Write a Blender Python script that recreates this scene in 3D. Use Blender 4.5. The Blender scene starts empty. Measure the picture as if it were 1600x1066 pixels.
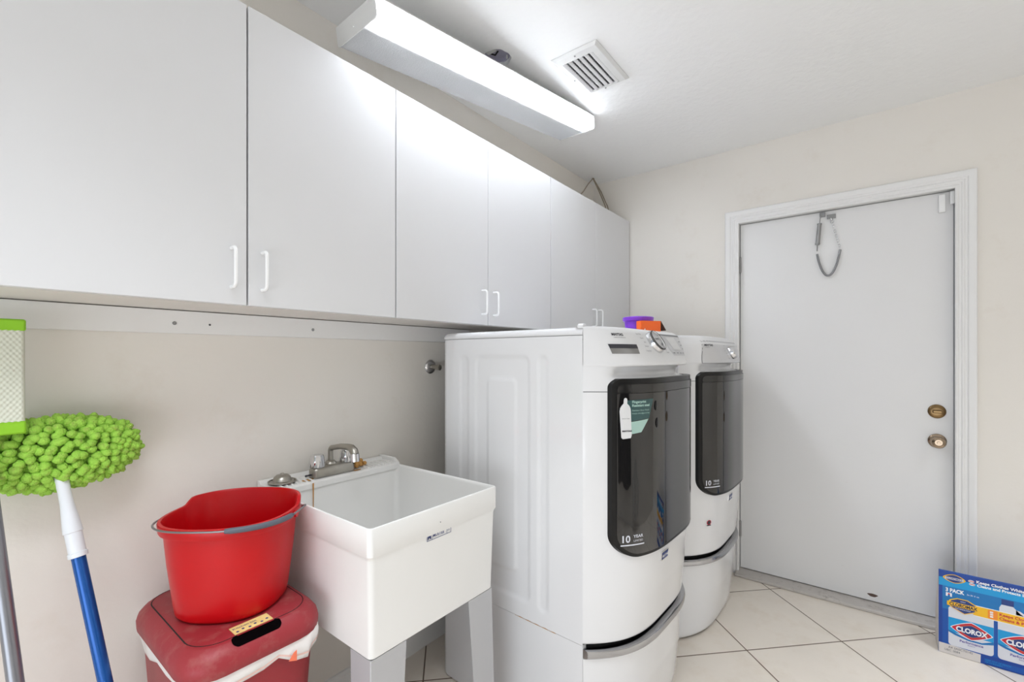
import bpy, bmesh, math, random
from mathutils import Vector, Matrix, noise
random.seed(7)
PI = math.pi
S = bpy.context.scene
C = S.collection

# ------------------------------------------------------------------ camera
cam = bpy.data.cameras.new('camera')
cam.sensor_fit = 'HORIZONTAL'; cam.sensor_width = 36.0
cam.lens = 710 / 1600 * 36.0
cam.shift_y = 24 / 1600
cam.clip_start = 0.02
co = bpy.data.objects.new('camera', cam); C.objects.link(co)
co.location = (0, 0, 1.263)
co.rotation_euler = (PI / 2, 0, math.radians(38 - 90))
S.camera = co

# ------------------------------------------------------------------ world, light, exposure
S.view_settings.view_transform = 'Standard'
S.view_settings.look = 'None'
S.view_settings.gamma = 1.0
S.view_settings.use_curve_mapping = False
S.view_settings.exposure = 0.48
w = bpy.data.worlds.new('world'); S.world = w; w.use_nodes = True
wb = w.node_tree.nodes['Background']
wb.inputs[0].default_value = (0.87, 0.932, 1.0, 1); wb.inputs[1].default_value = .4
TUBE_POWER = 66.0

def area(name, loc, target, sx, sy, power, col=(1, 1, 1)):
    l = bpy.data.lights.new(name, 'AREA'); l.shape = 'RECTANGLE'; l.size = sx; l.size_y = sy
    l.energy = power; l.color = col
    o = bpy.data.objects.new(name, l); C.objects.link(o); o.location = loc
    o.rotation_euler = (Vector(target) - Vector(loc)).to_track_quat('-Z', 'Y').to_euler()
    return o
# unseen fill lamp, added low behind the camera to brighten the ceiling
area('uplight_fill', (-1.7, -0.2, .55), (1.3, -0.2, 2.3), 2.2, 1.0, 20, (0.88, 0.932, 1.0))

# fill lamp added above the camera to lift the sink and washer side
l2 = area('overhead_fill_light', (-.2, .35, 2.44), (-.2, .35, 0), 1.0, .5, 9, (.88, .932, 1.0))
l2.data.spread = math.radians(104)
l3 = area('floor_fill_light', (1.75, -1.15, 2.44), (1.75, -1.15, 0), 1.0, .4, 8, (.88, .932, 1.0))  # another added lamp without a fixture, brightening the floor
l3.data.spread = math.radians(84)

# ------------------------------------------------------------------ materials
def lin(c):
    return tuple((v / 255 / 12.92) if v / 255 <= .04045 else ((v / 255 + .055) / 1.055) ** 2.4 for v in c) + (1,)

def mat(name, rgb, rough=.5, metal=0, var=.03, vs=9, bump=0, bs=120, coat=0, ior=1.5, trans=0, alpha=1, spec=.5):
    m = bpy.data.materials.new(name); m.use_nodes = True
    nt = m.node_tree; p = nt.nodes['Principled BSDF']
    c = lin(rgb)
    tc = nt.nodes.new('ShaderNodeTexCoord')
    nz = nt.nodes.new('ShaderNodeTexNoise'); nz.inputs['Scale'].default_value = vs; nz.inputs['Detail'].default_value = 4
    nt.links.new(tc.outputs['Object'], nz.inputs['Vector'])
    mx = nt.nodes.new('ShaderNodeMix'); mx.data_type = 'RGBA'
    mx.inputs[6].default_value = tuple(min(1, v * (1 - var)) for v in c[:3]) + (1,)
    mx.inputs[7].default_value = tuple(min(1, v * (1 + var)) for v in c[:3]) + (1,)
    nt.links.new(nz.outputs['Fac'], mx.inputs[0]); nt.links.new(mx.outputs[2], p.inputs['Base Color'])
    p.inputs['Roughness'].default_value = rough; p.inputs['Metallic'].default_value = metal
    p.inputs['Coat Weight'].default_value = coat; p.inputs['Coat Roughness'].default_value = .05
    p.inputs['IOR'].default_value = ior; p.inputs['Transmission Weight'].default_value = trans
    p.inputs['Alpha'].default_value = alpha
    p.inputs['Specular IOR Level'].default_value = spec
    if bump:
        n2 = nt.nodes.new('ShaderNodeTexNoise'); n2.inputs['Scale'].default_value = bs; n2.inputs['Detail'].default_value = 3
        nt.links.new(tc.outputs['Object'], n2.inputs['Vector'])
        b = nt.nodes.new('ShaderNodeBump'); b.inputs['Strength'].default_value = bump; b.inputs['Distance'].default_value = .004
        nt.links.new(n2.outputs['Fac'], b.inputs['Height']); nt.links.new(b.outputs[0], p.inputs['Normal'])
    return m

def blotch(m, rgb, scale, lo, hi, amt):
    """stains of their own shape: a second noise mixes another colour in"""
    nt = m.node_tree; p = nt.nodes['Principled BSDF']
    src = p.inputs['Base Color'].links[0].from_socket
    tc = nt.nodes.new('ShaderNodeTexCoord')
    n = nt.nodes.new('ShaderNodeTexNoise'); n.inputs['Scale'].default_value = scale; n.inputs['Detail'].default_value = 8
    n.inputs['Roughness'].default_value = .65
    nt.links.new(tc.outputs['Object'], n.inputs['Vector'])
    r = nt.nodes.new('ShaderNodeMapRange'); r.inputs[1].default_value = lo; r.inputs[2].default_value = hi; r.inputs[4].default_value = amt
    nt.links.new(n.outputs['Fac'], r.inputs[0])
    x = nt.nodes.new('ShaderNodeMix'); x.data_type = 'RGBA'; x.inputs[7].default_value = lin(rgb)
    nt.links.new(r.outputs[0], x.inputs[0]); nt.links.new(src, x.inputs[6]); nt.links.new(x.outputs[2], p.inputs['Base Color'])
    return m

M_wall = mat('wall_paint', (234, 229, 221), .75, var=.02, vs=3, bump=.12, bs=60)
blotch(M_wall, (208, 192, 172), 4, .58, .8, .3)
M_ceil = mat('ceiling_paint', (244, 244, 243), .85, var=.01, bump=.55, bs=34)
M_trim = mat('white_trim_paint', (236, 235, 233), .38, var=.015, bump=.05, bs=40)
M_door = mat('door_paint', (232, 231, 230), .42, var=.015, vs=4, bump=.1, bs=25)
blotch(M_door, (150, 140, 128), 16, .70, .82, .25)
M_cab = mat('cabinet_laminate', (222, 222, 223), .34, var=.008, vs=5)
M_cabin = mat('cabinet_carcass', (222, 217, 211), .5, var=.02)
M_plastic_white = mat('handle_plastic', (246, 246, 245), .25)
M_enamel = mat('appliance_enamel', (231, 231, 232), .16, var=.006, coat=.35)
M_enamel_panel = mat('appliance_plastic', (230, 230, 231), .3, var=.006)
M_grey_panel = mat('panel_grey', (206, 206, 208), .28, metal=.25)
M_seam = mat('seam_dark', (60, 58, 56), .7)
M_black = mat('black_gloss', (14, 14, 15), .3, spec=.35)
M_glass = mat('smoked_glass', (26, 25, 25), .04, ior=1.62, spec=.62)
M_band = mat('smoked_band', (36, 35, 34), .16, ior=1.55)
M_chrome = mat('chrome', (214, 214, 216), .1, metal=1, var=.04)
M_chromestrip = mat('chrome_strip', (176, 177, 180), .14, metal=1, var=.06)
M_dull = mat('dull_chrome', (170, 166, 158), .32, metal=1, var=.12, vs=40)
M_brass = mat('antique_brass', (128, 104, 72), .3, metal=1, var=.15, vs=30)
M_nickel = mat('worn_nickel', (160, 142, 122), .22, metal=1, var=.1)
M_steel = mat('steel', (150, 150, 150), .35, metal=.8)
M_tub = mat('tub_plastic', (238, 237, 234), .38, var=.015)
M_leg = mat('galvanised_leg', (188, 188, 190), .45, metal=.15, var=.03)
M_red = mat('bucket_red', (190, 0, 10), .34, spec=.35, var=.05)
M_redlid = mat('bin_maroon', (150, 40, 48), .48, var=.08, vs=30)
blotch(M_redlid, (170, 115, 105), 22, .52, .75, .45)
M_redbin = mat('bin_body_maroon', (148, 34, 42), .42, var=.05)
M_bag = mat('bag_film', (235, 231, 228), .35, var=.03, bump=.5, bs=40)
M_tie = mat('red_drawstring', (236, 120, 86), .4)
M_tiepale = mat('pale_drawstring', (232, 196, 186), .4)
M_green = mat('chenille_green', (164, 214, 82), .9, var=.24, vs=70, bump=.9, bs=320)
blotch(M_green, (150, 136, 84), 60, .52, .70, .5)
M_lime = mat('lime_trim', (142, 202, 40), .7, var=.08, vs=40)
M_pad = mat('mop_pad_cloth', (214, 216, 200), .85, var=.05, vs=30)
M_blue = mat('blue_pole', (20, 84, 160), .25, metal=.35, var=.05)
M_pole = mat('grey_pole', (140, 142, 148), .3, metal=.7)
M_socket = mat('white_socket', (232, 235, 240), .35)
M_grip = mat('grey_grip', (86, 92, 102), .45)
M_wire = mat('wire_grey', (140, 140, 142), .3, metal=.8)
M_rust = mat('rust_stain', (186, 132, 62), .8, var=.25, vs=60)
M_brownsponge = mat('dried_sponge', (190, 142, 80), .95, var=.3, vs=90, bump=1, bs=200)
M_purple = mat('purple_plastic', (134, 62, 214), .3, var=.06)
M_orange = mat('orange_card', (250, 108, 30), .45, var=.03)
M_cardin = mat('carton_inside', (92, 72, 62), .7)
M_white = mat('print_white', (240, 240, 242), .4, var=.01)
M_offw = mat('print_offwhite', (214, 216, 224), .4, var=.02)
M_ink = mat('ink_grey', (120, 120, 124), .5)
M_inkd = mat('ink_dark', (50, 50, 58), .5)
M_navy = mat('print_navy', (22, 52, 120), .35)
M_bluebox = mat('print_blue', (0, 78, 164), .3, var=.05)
M_bluedeep = mat('print_deep_blue', (0, 60, 148), .3, var=.03)
M_cyan = mat('print_cyan', (0, 150, 212), .3, var=.04)
M_sky = mat('print_sky', (0, 112, 180), .3, var=.04)
M_yellow = mat('print_yellow', (240, 186, 32), .3, var=.04)
M_printorange = mat('print_orange', (240, 140, 40), .35)
M_printred = mat('print_red', (196, 24, 52), .3)
M_lilac = mat('print_lilac', (92, 76, 160), .4)
M_card = mat('cardboard_white', (214, 208, 204), .6, var=.04)
M_teal = mat('sticker_teal', (52, 84, 84), .3)
M_mint = mat('sticker_mint', (168, 200, 190), .35)
M_tag = mat('tag_white', (226, 226, 226), .4)
M_yelstk = mat('sticker_yellow', (240, 214, 140), .5, var=.2, vs=70)
M_ventw = mat('vent_white', (222, 222, 220), .45, var=.05, vs=30)
M_dark = mat('dark_cavity', (28, 28, 28), .9)
M_slot = mat('slot_dark_paint', (10, 7, 8), 1.0, spec=0)
M_box = mat('junction_metal', (190, 186, 204), .5)
M_cable = mat('cable_beige', (150, 138, 120), .6)
M_baffle = mat('milky_baffle', (225, 226, 228), .5, alpha=.86)
M_housing = mat('fixture_white', (222, 222, 220), .4)
M_stone = mat('threshold_marble', (196, 190, 184), .4, var=.1, vs=25)
blotch(M_stone, (120, 108, 98), 26, .55, .75, .6)

def mat_floor():
    m = mat('floor_tile', (240, 231, 219), .28, var=.06, vs=5)
    nt = m.node_tree; p = nt.nodes['Principled BSDF']
    blotch(m, (222, 206, 186), 7, .5, .75, .45)
    src = p.inputs['Base Color'].links[0].from_socket
    tc = nt.nodes.new('ShaderNodeTexCoord')
    mp = nt.nodes.new('ShaderNodeMapping'); mp.vector_type = 'TEXTURE'
    mp.inputs['Location'].default_value = (2.485, .089, 0); mp.inputs['Rotation'].default_value = (0, 0, math.radians(-44.3))
    T = .4555; mp.inputs['Scale'].default_value = (T, T, T)
    nt.links.new(tc.outputs['Object'], mp.inputs['Vector'])
    sp = nt.nodes.new('ShaderNodeSeparateXYZ'); nt.links.new(mp.outputs[0], sp.inputs[0])
    ds = []
    for k in (0, 1):
        f = nt.nodes.new('ShaderNodeMath'); f.operation = 'FRACT'; nt.links.new(sp.outputs[k], f.inputs[0])
        a = nt.nodes.new('ShaderNodeMath'); a.operation = 'SUBTRACT'; a.inputs[1].default_value = .5; nt.links.new(f.outputs[0], a.inputs[0])
        b = nt.nodes.new('ShaderNodeMath'); b.operation = 'ABSOLUTE'; nt.links.new(a.outputs[0], b.inputs[0]); ds.append(b)
    mx = nt.nodes.new('ShaderNodeMath'); mx.operation = 'MAXIMUM'
    nt.links.new(ds[0].outputs[0], mx.inputs[0]); nt.links.new(ds[1].outputs[0], mx.inputs[1])
    r = nt.nodes.new('ShaderNodeMapRange'); r.inputs[1].default_value = .4925; r.inputs[2].default_value = .4955
    nt.links.new(mx.outputs[0], r.inputs[0])
    x = nt.nodes.new('ShaderNodeMix'); x.data_type = 'RGBA'; x.inputs[7].default_value = lin((112, 92, 74))
    nt.links.new(r.outputs[0], x.inputs[0]); nt.links.new(src, x.inputs[6]); nt.links.new(x.outputs[2], p.inputs['Base Color'])
    inv = nt.nodes.new('ShaderNodeMath'); inv.operation = 'SUBTRACT'; inv.inputs[0].default_value = 1; nt.links.new(r.outputs[0], inv.inputs[1])
    b = nt.nodes.new('ShaderNodeBump'); b.inputs['Strength'].default_value = .4; b.inputs['Distance'].default_value = .002
    nt.links.new(inv.outputs[0], b.inputs['Height']); nt.links.new(b.outputs[0], p.inputs['Normal'])
    return m
M_floor = mat_floor()

M_tube = bpy.data.materials.new('tube_light'); M_tube.use_nodes = True
_p = M_tube.node_tree.nodes['Principled BSDF']
_p.inputs['Emission Color'].default_value = (.90, .945, 1, 1); _p.inputs['Emission Strength'].default_value = TUBE_POWER
def mat_diffuser(mix=.34):
    m = bpy.data.materials.new('prismatic_diffuser'); m.use_nodes = True
    nt = m.node_tree; nt.nodes.clear()
    o = nt.nodes.new('ShaderNodeOutputMaterial')
    tr = nt.nodes.new('ShaderNodeBsdfTransparent'); tr.inputs[0].default_value = (.95, .96, .98, 1)
    tl = nt.nodes.new('ShaderNodeBsdfTranslucent'); tl.inputs[0].default_value = (.93, .94, .96, 1)
    df = nt.nodes.new('ShaderNodeBsdfDiffuse'); df.inputs[0].default_value = (.9, .91, .93, 1)
    tc = nt.nodes.new('ShaderNodeTexCoord')
    ck = nt.nodes.new('ShaderNodeTexVoronoi'); ck.inputs['Scale'].default_value = 220
    nt.links.new(tc.outputs['Object'], ck.inputs['Vector'])
    b = nt.nodes.new('ShaderNodeBump'); b.inputs['Strength'].default_value = .5; b.inputs['Distance'].default_value = .003
    nt.links.new(ck.outputs['Distance'], b.inputs['Height'])
    for n in (tl, df): nt.links.new(b.outputs[0], n.inputs['Normal'])
    a = nt.nodes.new('ShaderNodeMixShader'); a.inputs[0].default_value = .45
    nt.links.new(tl.outputs[0], a.inputs[1]); nt.links.new(df.outputs[0], a.inputs[2])
    c = nt.nodes.new('ShaderNodeMixShader'); c.inputs[0].default_value = mix
    nt.links.new(tr.outputs[0], c.inputs[1]); nt.links.new(a.outputs[0], c.inputs[2])
    nt.links.new(c.outputs[0], o.inputs[0])
    return m
M_diff = mat_diffuser()
M_diffside = mat_diffuser(.88)

# ------------------------------------------------------------------ mesh builder
class B:
    def __init__(s): s.bm = bmesh.new()
    def poly(s, pts):
        return s.bm.faces.new([s.bm.verts.new(p) for p in pts])
    def box(s, x0, x1, y0, y1, z0, z1):
        v = [s.bm.verts.new((x, y, z)) for x in (x0, x1) for y in (y0, y1) for z in (z0, z1)]
        for f in ((0, 1, 3, 2), (4, 6, 7, 5), (0, 4, 5, 1), (2, 3, 7, 6), (0, 2, 6, 4), (1, 5, 7, 3)):
            s.bm.faces.new([v[i] for i in f])
        return s
    def rings(s, rings, close=True, caps=(True, True)):
        R = [[s.bm.verts.new(p) for p in r] for r in rings]
        for a, b in zip(R, R[1:]):
            n = len(a)
            for i in range(n if close else n - 1):
                j = (i + 1) % n
                s.bm.faces.new((a[i], a[j], b[j], b[i]))
        if close and caps[0]: s.bm.faces.new(list(reversed(R[0])))
        if close and caps[1]: s.bm.faces.new(R[-1])
        return s
    def grid(s, f, nu, nv):
        V = [[s.bm.verts.new(f(i / nu, j / nv)) for j in range(nv + 1)] for i in range(nu + 1)]
        for i in range(nu):
            for j in range(nv):
                s.bm.faces.new((V[i][j], V[i + 1][j], V[i + 1][j + 1], V[i][j + 1]))
        return s
    def frame(s, d):
        d = Vector(d).normalized()
        u = d.orthogonal().normalized()
        return u, d.cross(u)
    def cyl(s, p0, p1, r0, r1=None, n=24, caps=(True, True)):
        r1 = r0 if r1 is None else r1
        p0, p1 = Vector(p0), Vector(p1); u, v = s.frame(p1 - p0)
        return s.rings([[p + (u * math.cos(2 * PI * k / n) + v * math.sin(2 * PI * k / n)) * r for k in range(n)] for p, r in ((p0, r0), (p1, r1))], caps=caps)
    def lathe(s, o, d, prof, n=32, caps=(True, True)):
        """prof = (radius, distance along d)"""
        o = Vector(o); d = Vector(d).normalized(); u, v = s.frame(d)
        return s.rings([[o + d * h + (u * math.cos(2 * PI * k / n) + v * math.sin(2 * PI * k / n)) * r for k in range(n)] for r, h in prof], caps=caps)
    def tube(s, pts, r, n=10, caps=(True, True), closed=False):
        P = [Vector(p) for p in pts]; N = len(P)
        t = [(P[min(i + 1, N - 1)] - P[max(i - 1, 0)]).normalized() for i in range(N)]
        if closed: t = [(P[(i + 1) % N] - P[i - 1]).normalized() for i in range(N)]
        u = t[0].orthogonal().normalized(); R = []
        for i in range(N):
            u = (u - t[i] * u.dot(t[i])).normalized(); v = t[i].cross(u)
            rr = r[i] if isinstance(r, (list, tuple)) else r
            R.append([P[i] + (u * math.cos(2 * PI * k / n) + v * math.sin(2 * PI * k / n)) * rr for k in range(n)])
        if closed: R.append(R[0])
        return s.rings(R, caps=(False, False) if closed else caps)
    def ball(s, c, r, sub=2, sc=(1, 1, 1), rot=None):
        m = Matrix.Translation(c) @ (rot.to_4x4() if rot else Matrix.Identity(4)) @ Matrix.Diagonal((*[r * k for k in sc], 1))
        bmesh.ops.create_icosphere(s.bm, subdivisions=sub, radius=1, matrix=m); return s
    def torus(s, c, d, R, r, n=20, m=8):
        d = Vector(d).normalized(); u, v = s.frame(d); c = Vector(c)
        return s.tube([c + (u * math.cos(2 * PI * k / n) + v * math.sin(2 * PI * k / n)) * R for k in range(n)], r, m, closed=True)
    def prism(s, pts, d):
        """closed polygon pts extruded by vector d"""
        d = Vector(d)
        return s.rings([[Vector(p) for p in pts], [Vector(p) + d for p in pts]])

ORG = {}
def root(name, label, cat, loc, group=None):
    o = bpy.data.objects.new(name, None); C.objects.link(o); o.location = loc
    o.empty_display_size = .05
    o['label'] = label; o['category'] = cat
    if group: o['group'] = group
    ORG[o.name] = Vector(loc)
    return o
def tag(o, label, cat, group=None):
    o['label'] = label; o['category'] = cat
    if group: o['group'] = group
    return o
def obj(name, b, m, parent=None, sm=40, bevel=0, seg=2, label=None, base=None, sub=0, recalc=True):
    bm = b.bm
    if recalc: bmesh.ops.remove_doubles(bm, verts=bm.verts, dist=1e-6); bmesh.ops.recalc_face_normals(bm, faces=bm.faces)
    off = Vector(base) if base else (ORG[parent.name] if parent else Vector((0, 0, 0)))
    bmesh.ops.translate(bm, verts=bm.verts, vec=-off)
    for f in bm.faces: f.smooth = sm > 0
    if sm:
        for e in bm.edges:
            if len(e.link_faces) == 2 and e.calc_face_angle(0) > math.radians(sm): e.smooth = False
    me = bpy.data.meshes.new(name); bm.to_mesh(me); bm.free()
    me.materials.append(m)
    o = bpy.data.objects.new(name, me); C.objects.link(o)
    if parent: o.parent = parent
    else: o.location = off
    ORG[o.name] = off
    if bevel:
        md = o.modifiers.new('bevel', 'BEVEL'); md.width = bevel; md.segments = seg; md.limit_method = 'ANGLE'; md.angle_limit = math.radians(35)
        md.harden_normals = False
    if sub:
        md = o.modifiers.new('subsurf', 'SUBSURF'); md.levels = sub; md.render_levels = sub
    if label: o['label'] = label
    return o
def struct(name, b, m, label=None, cat=None, **k):
    o = obj(name, b, m, **k); o['kind'] = 'structure'
    if label: o['label'] = label; o['category'] = cat
    return o

def text_polys(s, size, align='LEFT', bold=0, sx=1.0, shear=0.0):
    """list of polygons [(x, y)...] of a line of lettering"""
    cu = bpy.data.curves.new('t', 'FONT'); cu.body = s; cu.size = size; cu.align_x = align; cu.offset = bold; cu.shear = shear
    cu.resolution_u = 3
    o = bpy.data.objects.new('t', cu); C.objects.link(o)
    dg = bpy.context.evaluated_depsgraph_get(); me = bpy.data.meshes.new_from_object(o.evaluated_get(dg))
    V = [(v.co.x * sx, v.co.y) for v in me.vertices]; F = [tuple(p.vertices) for p in me.polygons]
    bpy.data.objects.remove(o); bpy.data.curves.remove(cu); bpy.data.meshes.remove(me)
    return V, F
def text_into(b, s, size, fn, **k):
    V, F = text_polys(s, size, **k)
    vs = [b.bm.verts.new(fn(x, y)) for x, y in V]
    for f in F:
        try: b.bm.faces.new([vs[i] for i in f])
        except ValueError: pass

# ------------------------------------------------------------------ room shell
XD, YL, ZC = 2.90, 1.53, 2.475
XB, YR = -1.9, -1.45
b = B(); b.box(XB, XD + .25, YR, YL + .1, -.05, 0); struct('floor', b, M_floor, 'cream floor tiles laid on the diagonal with dark grout', 'floor', sm=0)

# ceiling with the round hole of the old junction box
HC = (1.420, 1.186); HR = .056
def ceiling():
    b = B()
    xs = [XB, HC[0] - .15, HC[0] + .15, XD]; ys = [YR, HC[1] - .15, HC[1] + .15, YL]
    for i in range(3):
        for j in range(3):
            if i == 1 and j == 1: continue
            b.poly([(xs[i], ys[j], ZC), (xs[i], ys[j + 1], ZC), (xs[i + 1], ys[j + 1], ZC), (xs[i + 1], ys[j], ZC)])
    n = 64; inn = []; out = []; up = []
    for k in range(n):
        a = 2 * PI * k / n; c, s = math.cos(a), math.sin(a); q = .15 / max(abs(c), abs(s))
        rr = HR * (1 + .03 * math.sin(5 * a + 1) + .02 * math.sin(11 * a))
        inn.append((HC[0] + rr * c, HC[1] + rr * s, ZC)); out.append((HC[0] + q * c, HC[1] + q * s, ZC)); up.append((HC[0] + rr * c, HC[1] + rr * s, ZC + .02))
    b.rings([out, inn, up], caps=(False, False))
    for f in b.bm.faces:
        f.normal_update()
        if f.normal.z > .5: f.normal_flip()
    return b
o = struct('ceiling', ceiling(), M_ceil, 'white textured ceiling', 'ceiling', sm=0, recalc=False)
b = B(); b.box(XB, XD, YL, YL + .1, 0, ZC + .1); struct('wall_left', b, M_wall, 'cream wall behind the cabinets and sink', 'wall', sm=0)
# wall around the door
DY0, DY1, DZ = -.322, .592, 2.040
b = B()
b.box(XD, XD + .12, DY1 + .012, YL, 0, ZC + .1); b.box(XD, XD + .12, YR, DY0 - .012, 0, ZC + .1); b.box(XD, XD + .12, DY0 - .012, DY1 + .012, DZ + .012, ZC + .1)
struct('wall_back', b, M_wall, 'cream wall holding the white door', 'wall', sm=0)
b = B(); b.box(XB, XD, YR - .1, YR, 0, ZC); struct('wall_right', b, M_wall, 'cream wall across from the washer', 'wall', sm=0)
# jamb
b = B()
b.box(XD - .002, XD + .13, DY1, DY1 + .014, 0, DZ + .014); b.box(XD - .002, XD + .13, DY0 - .014, DY0, 0, DZ + .014); b.box(XD - .002, XD + .13, DY0, DY1, DZ, DZ + .014)
struct('trim_1', b, M_trim, 'white door jamb', 'door jamb', sm=0)
# casing: fluted profile mitred round the opening
def casing():
    b = B(); prof = []
    W = .072
    pts = [(0, .003), (.000, .008), (.004, .011), (.010, .011), (.014, .008), (.020, .0085), (.024, .012), (.030, .013), (.034, .010), (.040, .0105), (.045, .015), (.056, .017), (.062, .019), (.068, .019), (.072, .015), (.072, 0)]
    path = []
    for w_, h in pts:
        o_ = w_ - .004
        path.append([(XD - h, DY1 + o_, 0), (XD - h, DY1 + o_, DZ + o_), (XD - h, DY0 - o_, DZ + o_), (XD - h, DY0 - o_, 0)])
    b.rings(path, close=False)
    return b
struct('trim_2', casing(), M_trim, 'white moulded casing around the door', 'door trim', sm=25)
# threshold
b = B(); b.box(XD - .055, XD + .12, DY0 - .01, DY1 + .01, 0, .018); struct('trim_3', b, M_stone, 'grey marble threshold under the white door', 'threshold', bevel=.005)
# door
b = B(); b.box(XD + .040, XD + .080, DY0 + .004, DY1 - .004, .022, DZ - .004)
door = struct('door_1', b, M_door, 'white flush door with brass deadbolt and round knob', 'door', bevel=.002)
def rosette(y, z, r): return [(r, 0), (r, .004), (r * .96, .008), (r * .8, .011), (r * .5, .012)]
xd = XD + .040
b = B(); b.lathe((xd, -.261, 1.002), (-1, 0, 0), rosette(0, 0, .033)); db = obj('deadbolt', b, M_brass, door, label='brass deadbolt with thumb turn')
b = B(); b.box(xd - .03, xd - .012, -.261 - .017, -.261 + .017, .995, 1.009); obj('thumb_turn', b, M_brass, db, bevel=.003)
b = B(); b.lathe((xd, -.262, .862), (-1, 0, 0), rosette(0, 0, .034)); b.cyl((xd - .01, -.262, .862), (xd - .035, -.262, .862), .013)
kb = obj('knob_rosette', b, M_nickel, door)
b = B(); b.lathe((xd - .03, -.262, .862), (-1, 0, 0), [(.012, 0), (.020, .006), (.027, .016), (.028, .024), (.024, .032), (.016, .035), (.014, .033), (.006, .033), (.005, .036)])
obj('door_knob', b, M_nickel, kb, label='round worn nickel knob')
b = B()
for z in (.25, 1.05, 1.8):
    b.cyl((XD + .034, DY1 - .003, z - .045), (XD + .034, DY1 - .003, z + .045), .007)
obj('hinge', b, M_steel, door)
b = B(); b.poly([(xd - .0004, -.022 + .020 * math.cos(a) * (1 + .2 * math.sin(3 * a)), .052 + .008 * math.sin(a)) for a in [2 * PI * k / 18 for k in range(18)]]); obj('scuff_mark', b, M_cardin, door, sm=0)
# baseboards
def baseboard(name, path_fn, lab):
    b = B(); prof = [(0, 0), (.014, 0), (.014, .075), (.011, .082), (.012, .088), (.006, .098), (0, .1)]
    b.rings([[path_fn(t, *p) for p in prof] for t in (0, 1)])
    struct(name, b, M_trim, lab, 'baseboard', sm=25)
baseboard('baseboard_left', lambda t, d, h: (XB + t * (XD - XB), YL - d, h), 'white baseboard along the wall behind the sink')
baseboard('baseboard_back', lambda t, d, h: (XD - d, DY1 + .069 + t * (YL - .014 - DY1 - .069), h), 'white baseboard behind the dryer beside the door')
baseboard('baseboard_right', lambda t, d, h: (XD - d, YR + t * (DY0 - .069 - YR), h), 'white baseboard to the right of the door')

# ------------------------------------------------------------------ ledger rail under the cabinets
b = B(); b.box(XB + .6, 1.60, YL - .019, YL, 1.327, 1.391)
rail = obj('mounting_rail', b, M_trim, bevel=.002, base=(.5, YL, 1.327)); tag(rail, 'white wooden rail screwed to the wall under the cabinets', 'rail')
for x in (.416, .502, .815):
    b = B(); b.lathe((x, YL - .019, 1.355), (0, -1, 0), [(.005, 0), (.005, .001), (.0035, .003)] if x != .502 else [(.003, 0), (.0025, .0012)], n=14)
    obj('screw', b, M_steel if x != .502 else M_inkd, rail)

# ------------------------------------------------------------------ wall cabinets
ZB, ZT, YF = 1.393, 2.168, 1.257
def handle(b, x, z0, z1, y):
    r = .0045; pts = []
    pts.append((x, y + .002, z1)); pts.append((x, y - .016, z1))
    for k in range(1, 7):
        a = PI / 2 * k / 6; pts.append((x, y - .016 - .012 * math.sin(a), z1 - .012 * (1 - math.cos(a))))
    for k in range(0, 7):
        a = PI / 2 * (1 - k / 6); pts.append((x, y - .016 - .012 * math.sin(a), z0 + .012 * (1 - math.cos(a))))
    pts.append((x, y - .016, z0)); pts.append((x, y + .002, z0))
    b.tube(pts, r, 12)
def cabinet(x0, xm, x1, label, hz=(1.437, 1.535), gap=.0022):
    r = root('wall_cabinet', label, 'cabinet', ((x0 + x1) / 2, YL, ZB), 'white wall cabinets above the machines')
    b = B(); t = .016; yb = YF + .0205
    b.box(x0, x0 + t, yb, YL - .001, ZB, ZT); b.box(x1 - t, x1, yb, YL - .001, ZB, ZT)
    b.box(x0 + t, x1 - t, yb, YL - .001, ZB, ZB + t); b.box(x0 + t, x1 - t, yb, YL - .001, ZT - t, ZT)
    b.box(x0 + t, x1 - t, YL - .006, YL - .001, ZB + t, ZT - t); b.box(x0 + t, x1 - t, yb, YL - .02, 1.78, 1.78 + t)
    b.box(xm - .02, xm + .02, yb, yb + .016, ZB + t, ZT - t)
    obj('carcass', b, M_cabin, r, sm=0)
    for a, c, hx in ((x0 + .0012, xm - gap, xm - .038), (xm + gap, x1 - .0012, xm + .036)):
        b = B(); b.box(a, c, YF, YF + .019, ZB + .001, ZT)
        d = obj('door', b, M_cab, r, sm=0, bevel=.0012, seg=1)
        b = B(); handle(b, hx, hz[0], hz[1], YF); obj('handle', b, M_plastic_white, d)
cabinet(.020, .503, .970, 'white two-door wall cabinet at the left, above mop and bucket')
cabinet(.972, 1.446, 1.927, 'white two-door wall cabinet above the sink and washer, middle of three', gap=.0012)
cabinet(1.929, 2.408, 2.892, 'white two-door wall cabinet farthest away, against the door wall', gap=.0008)

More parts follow.
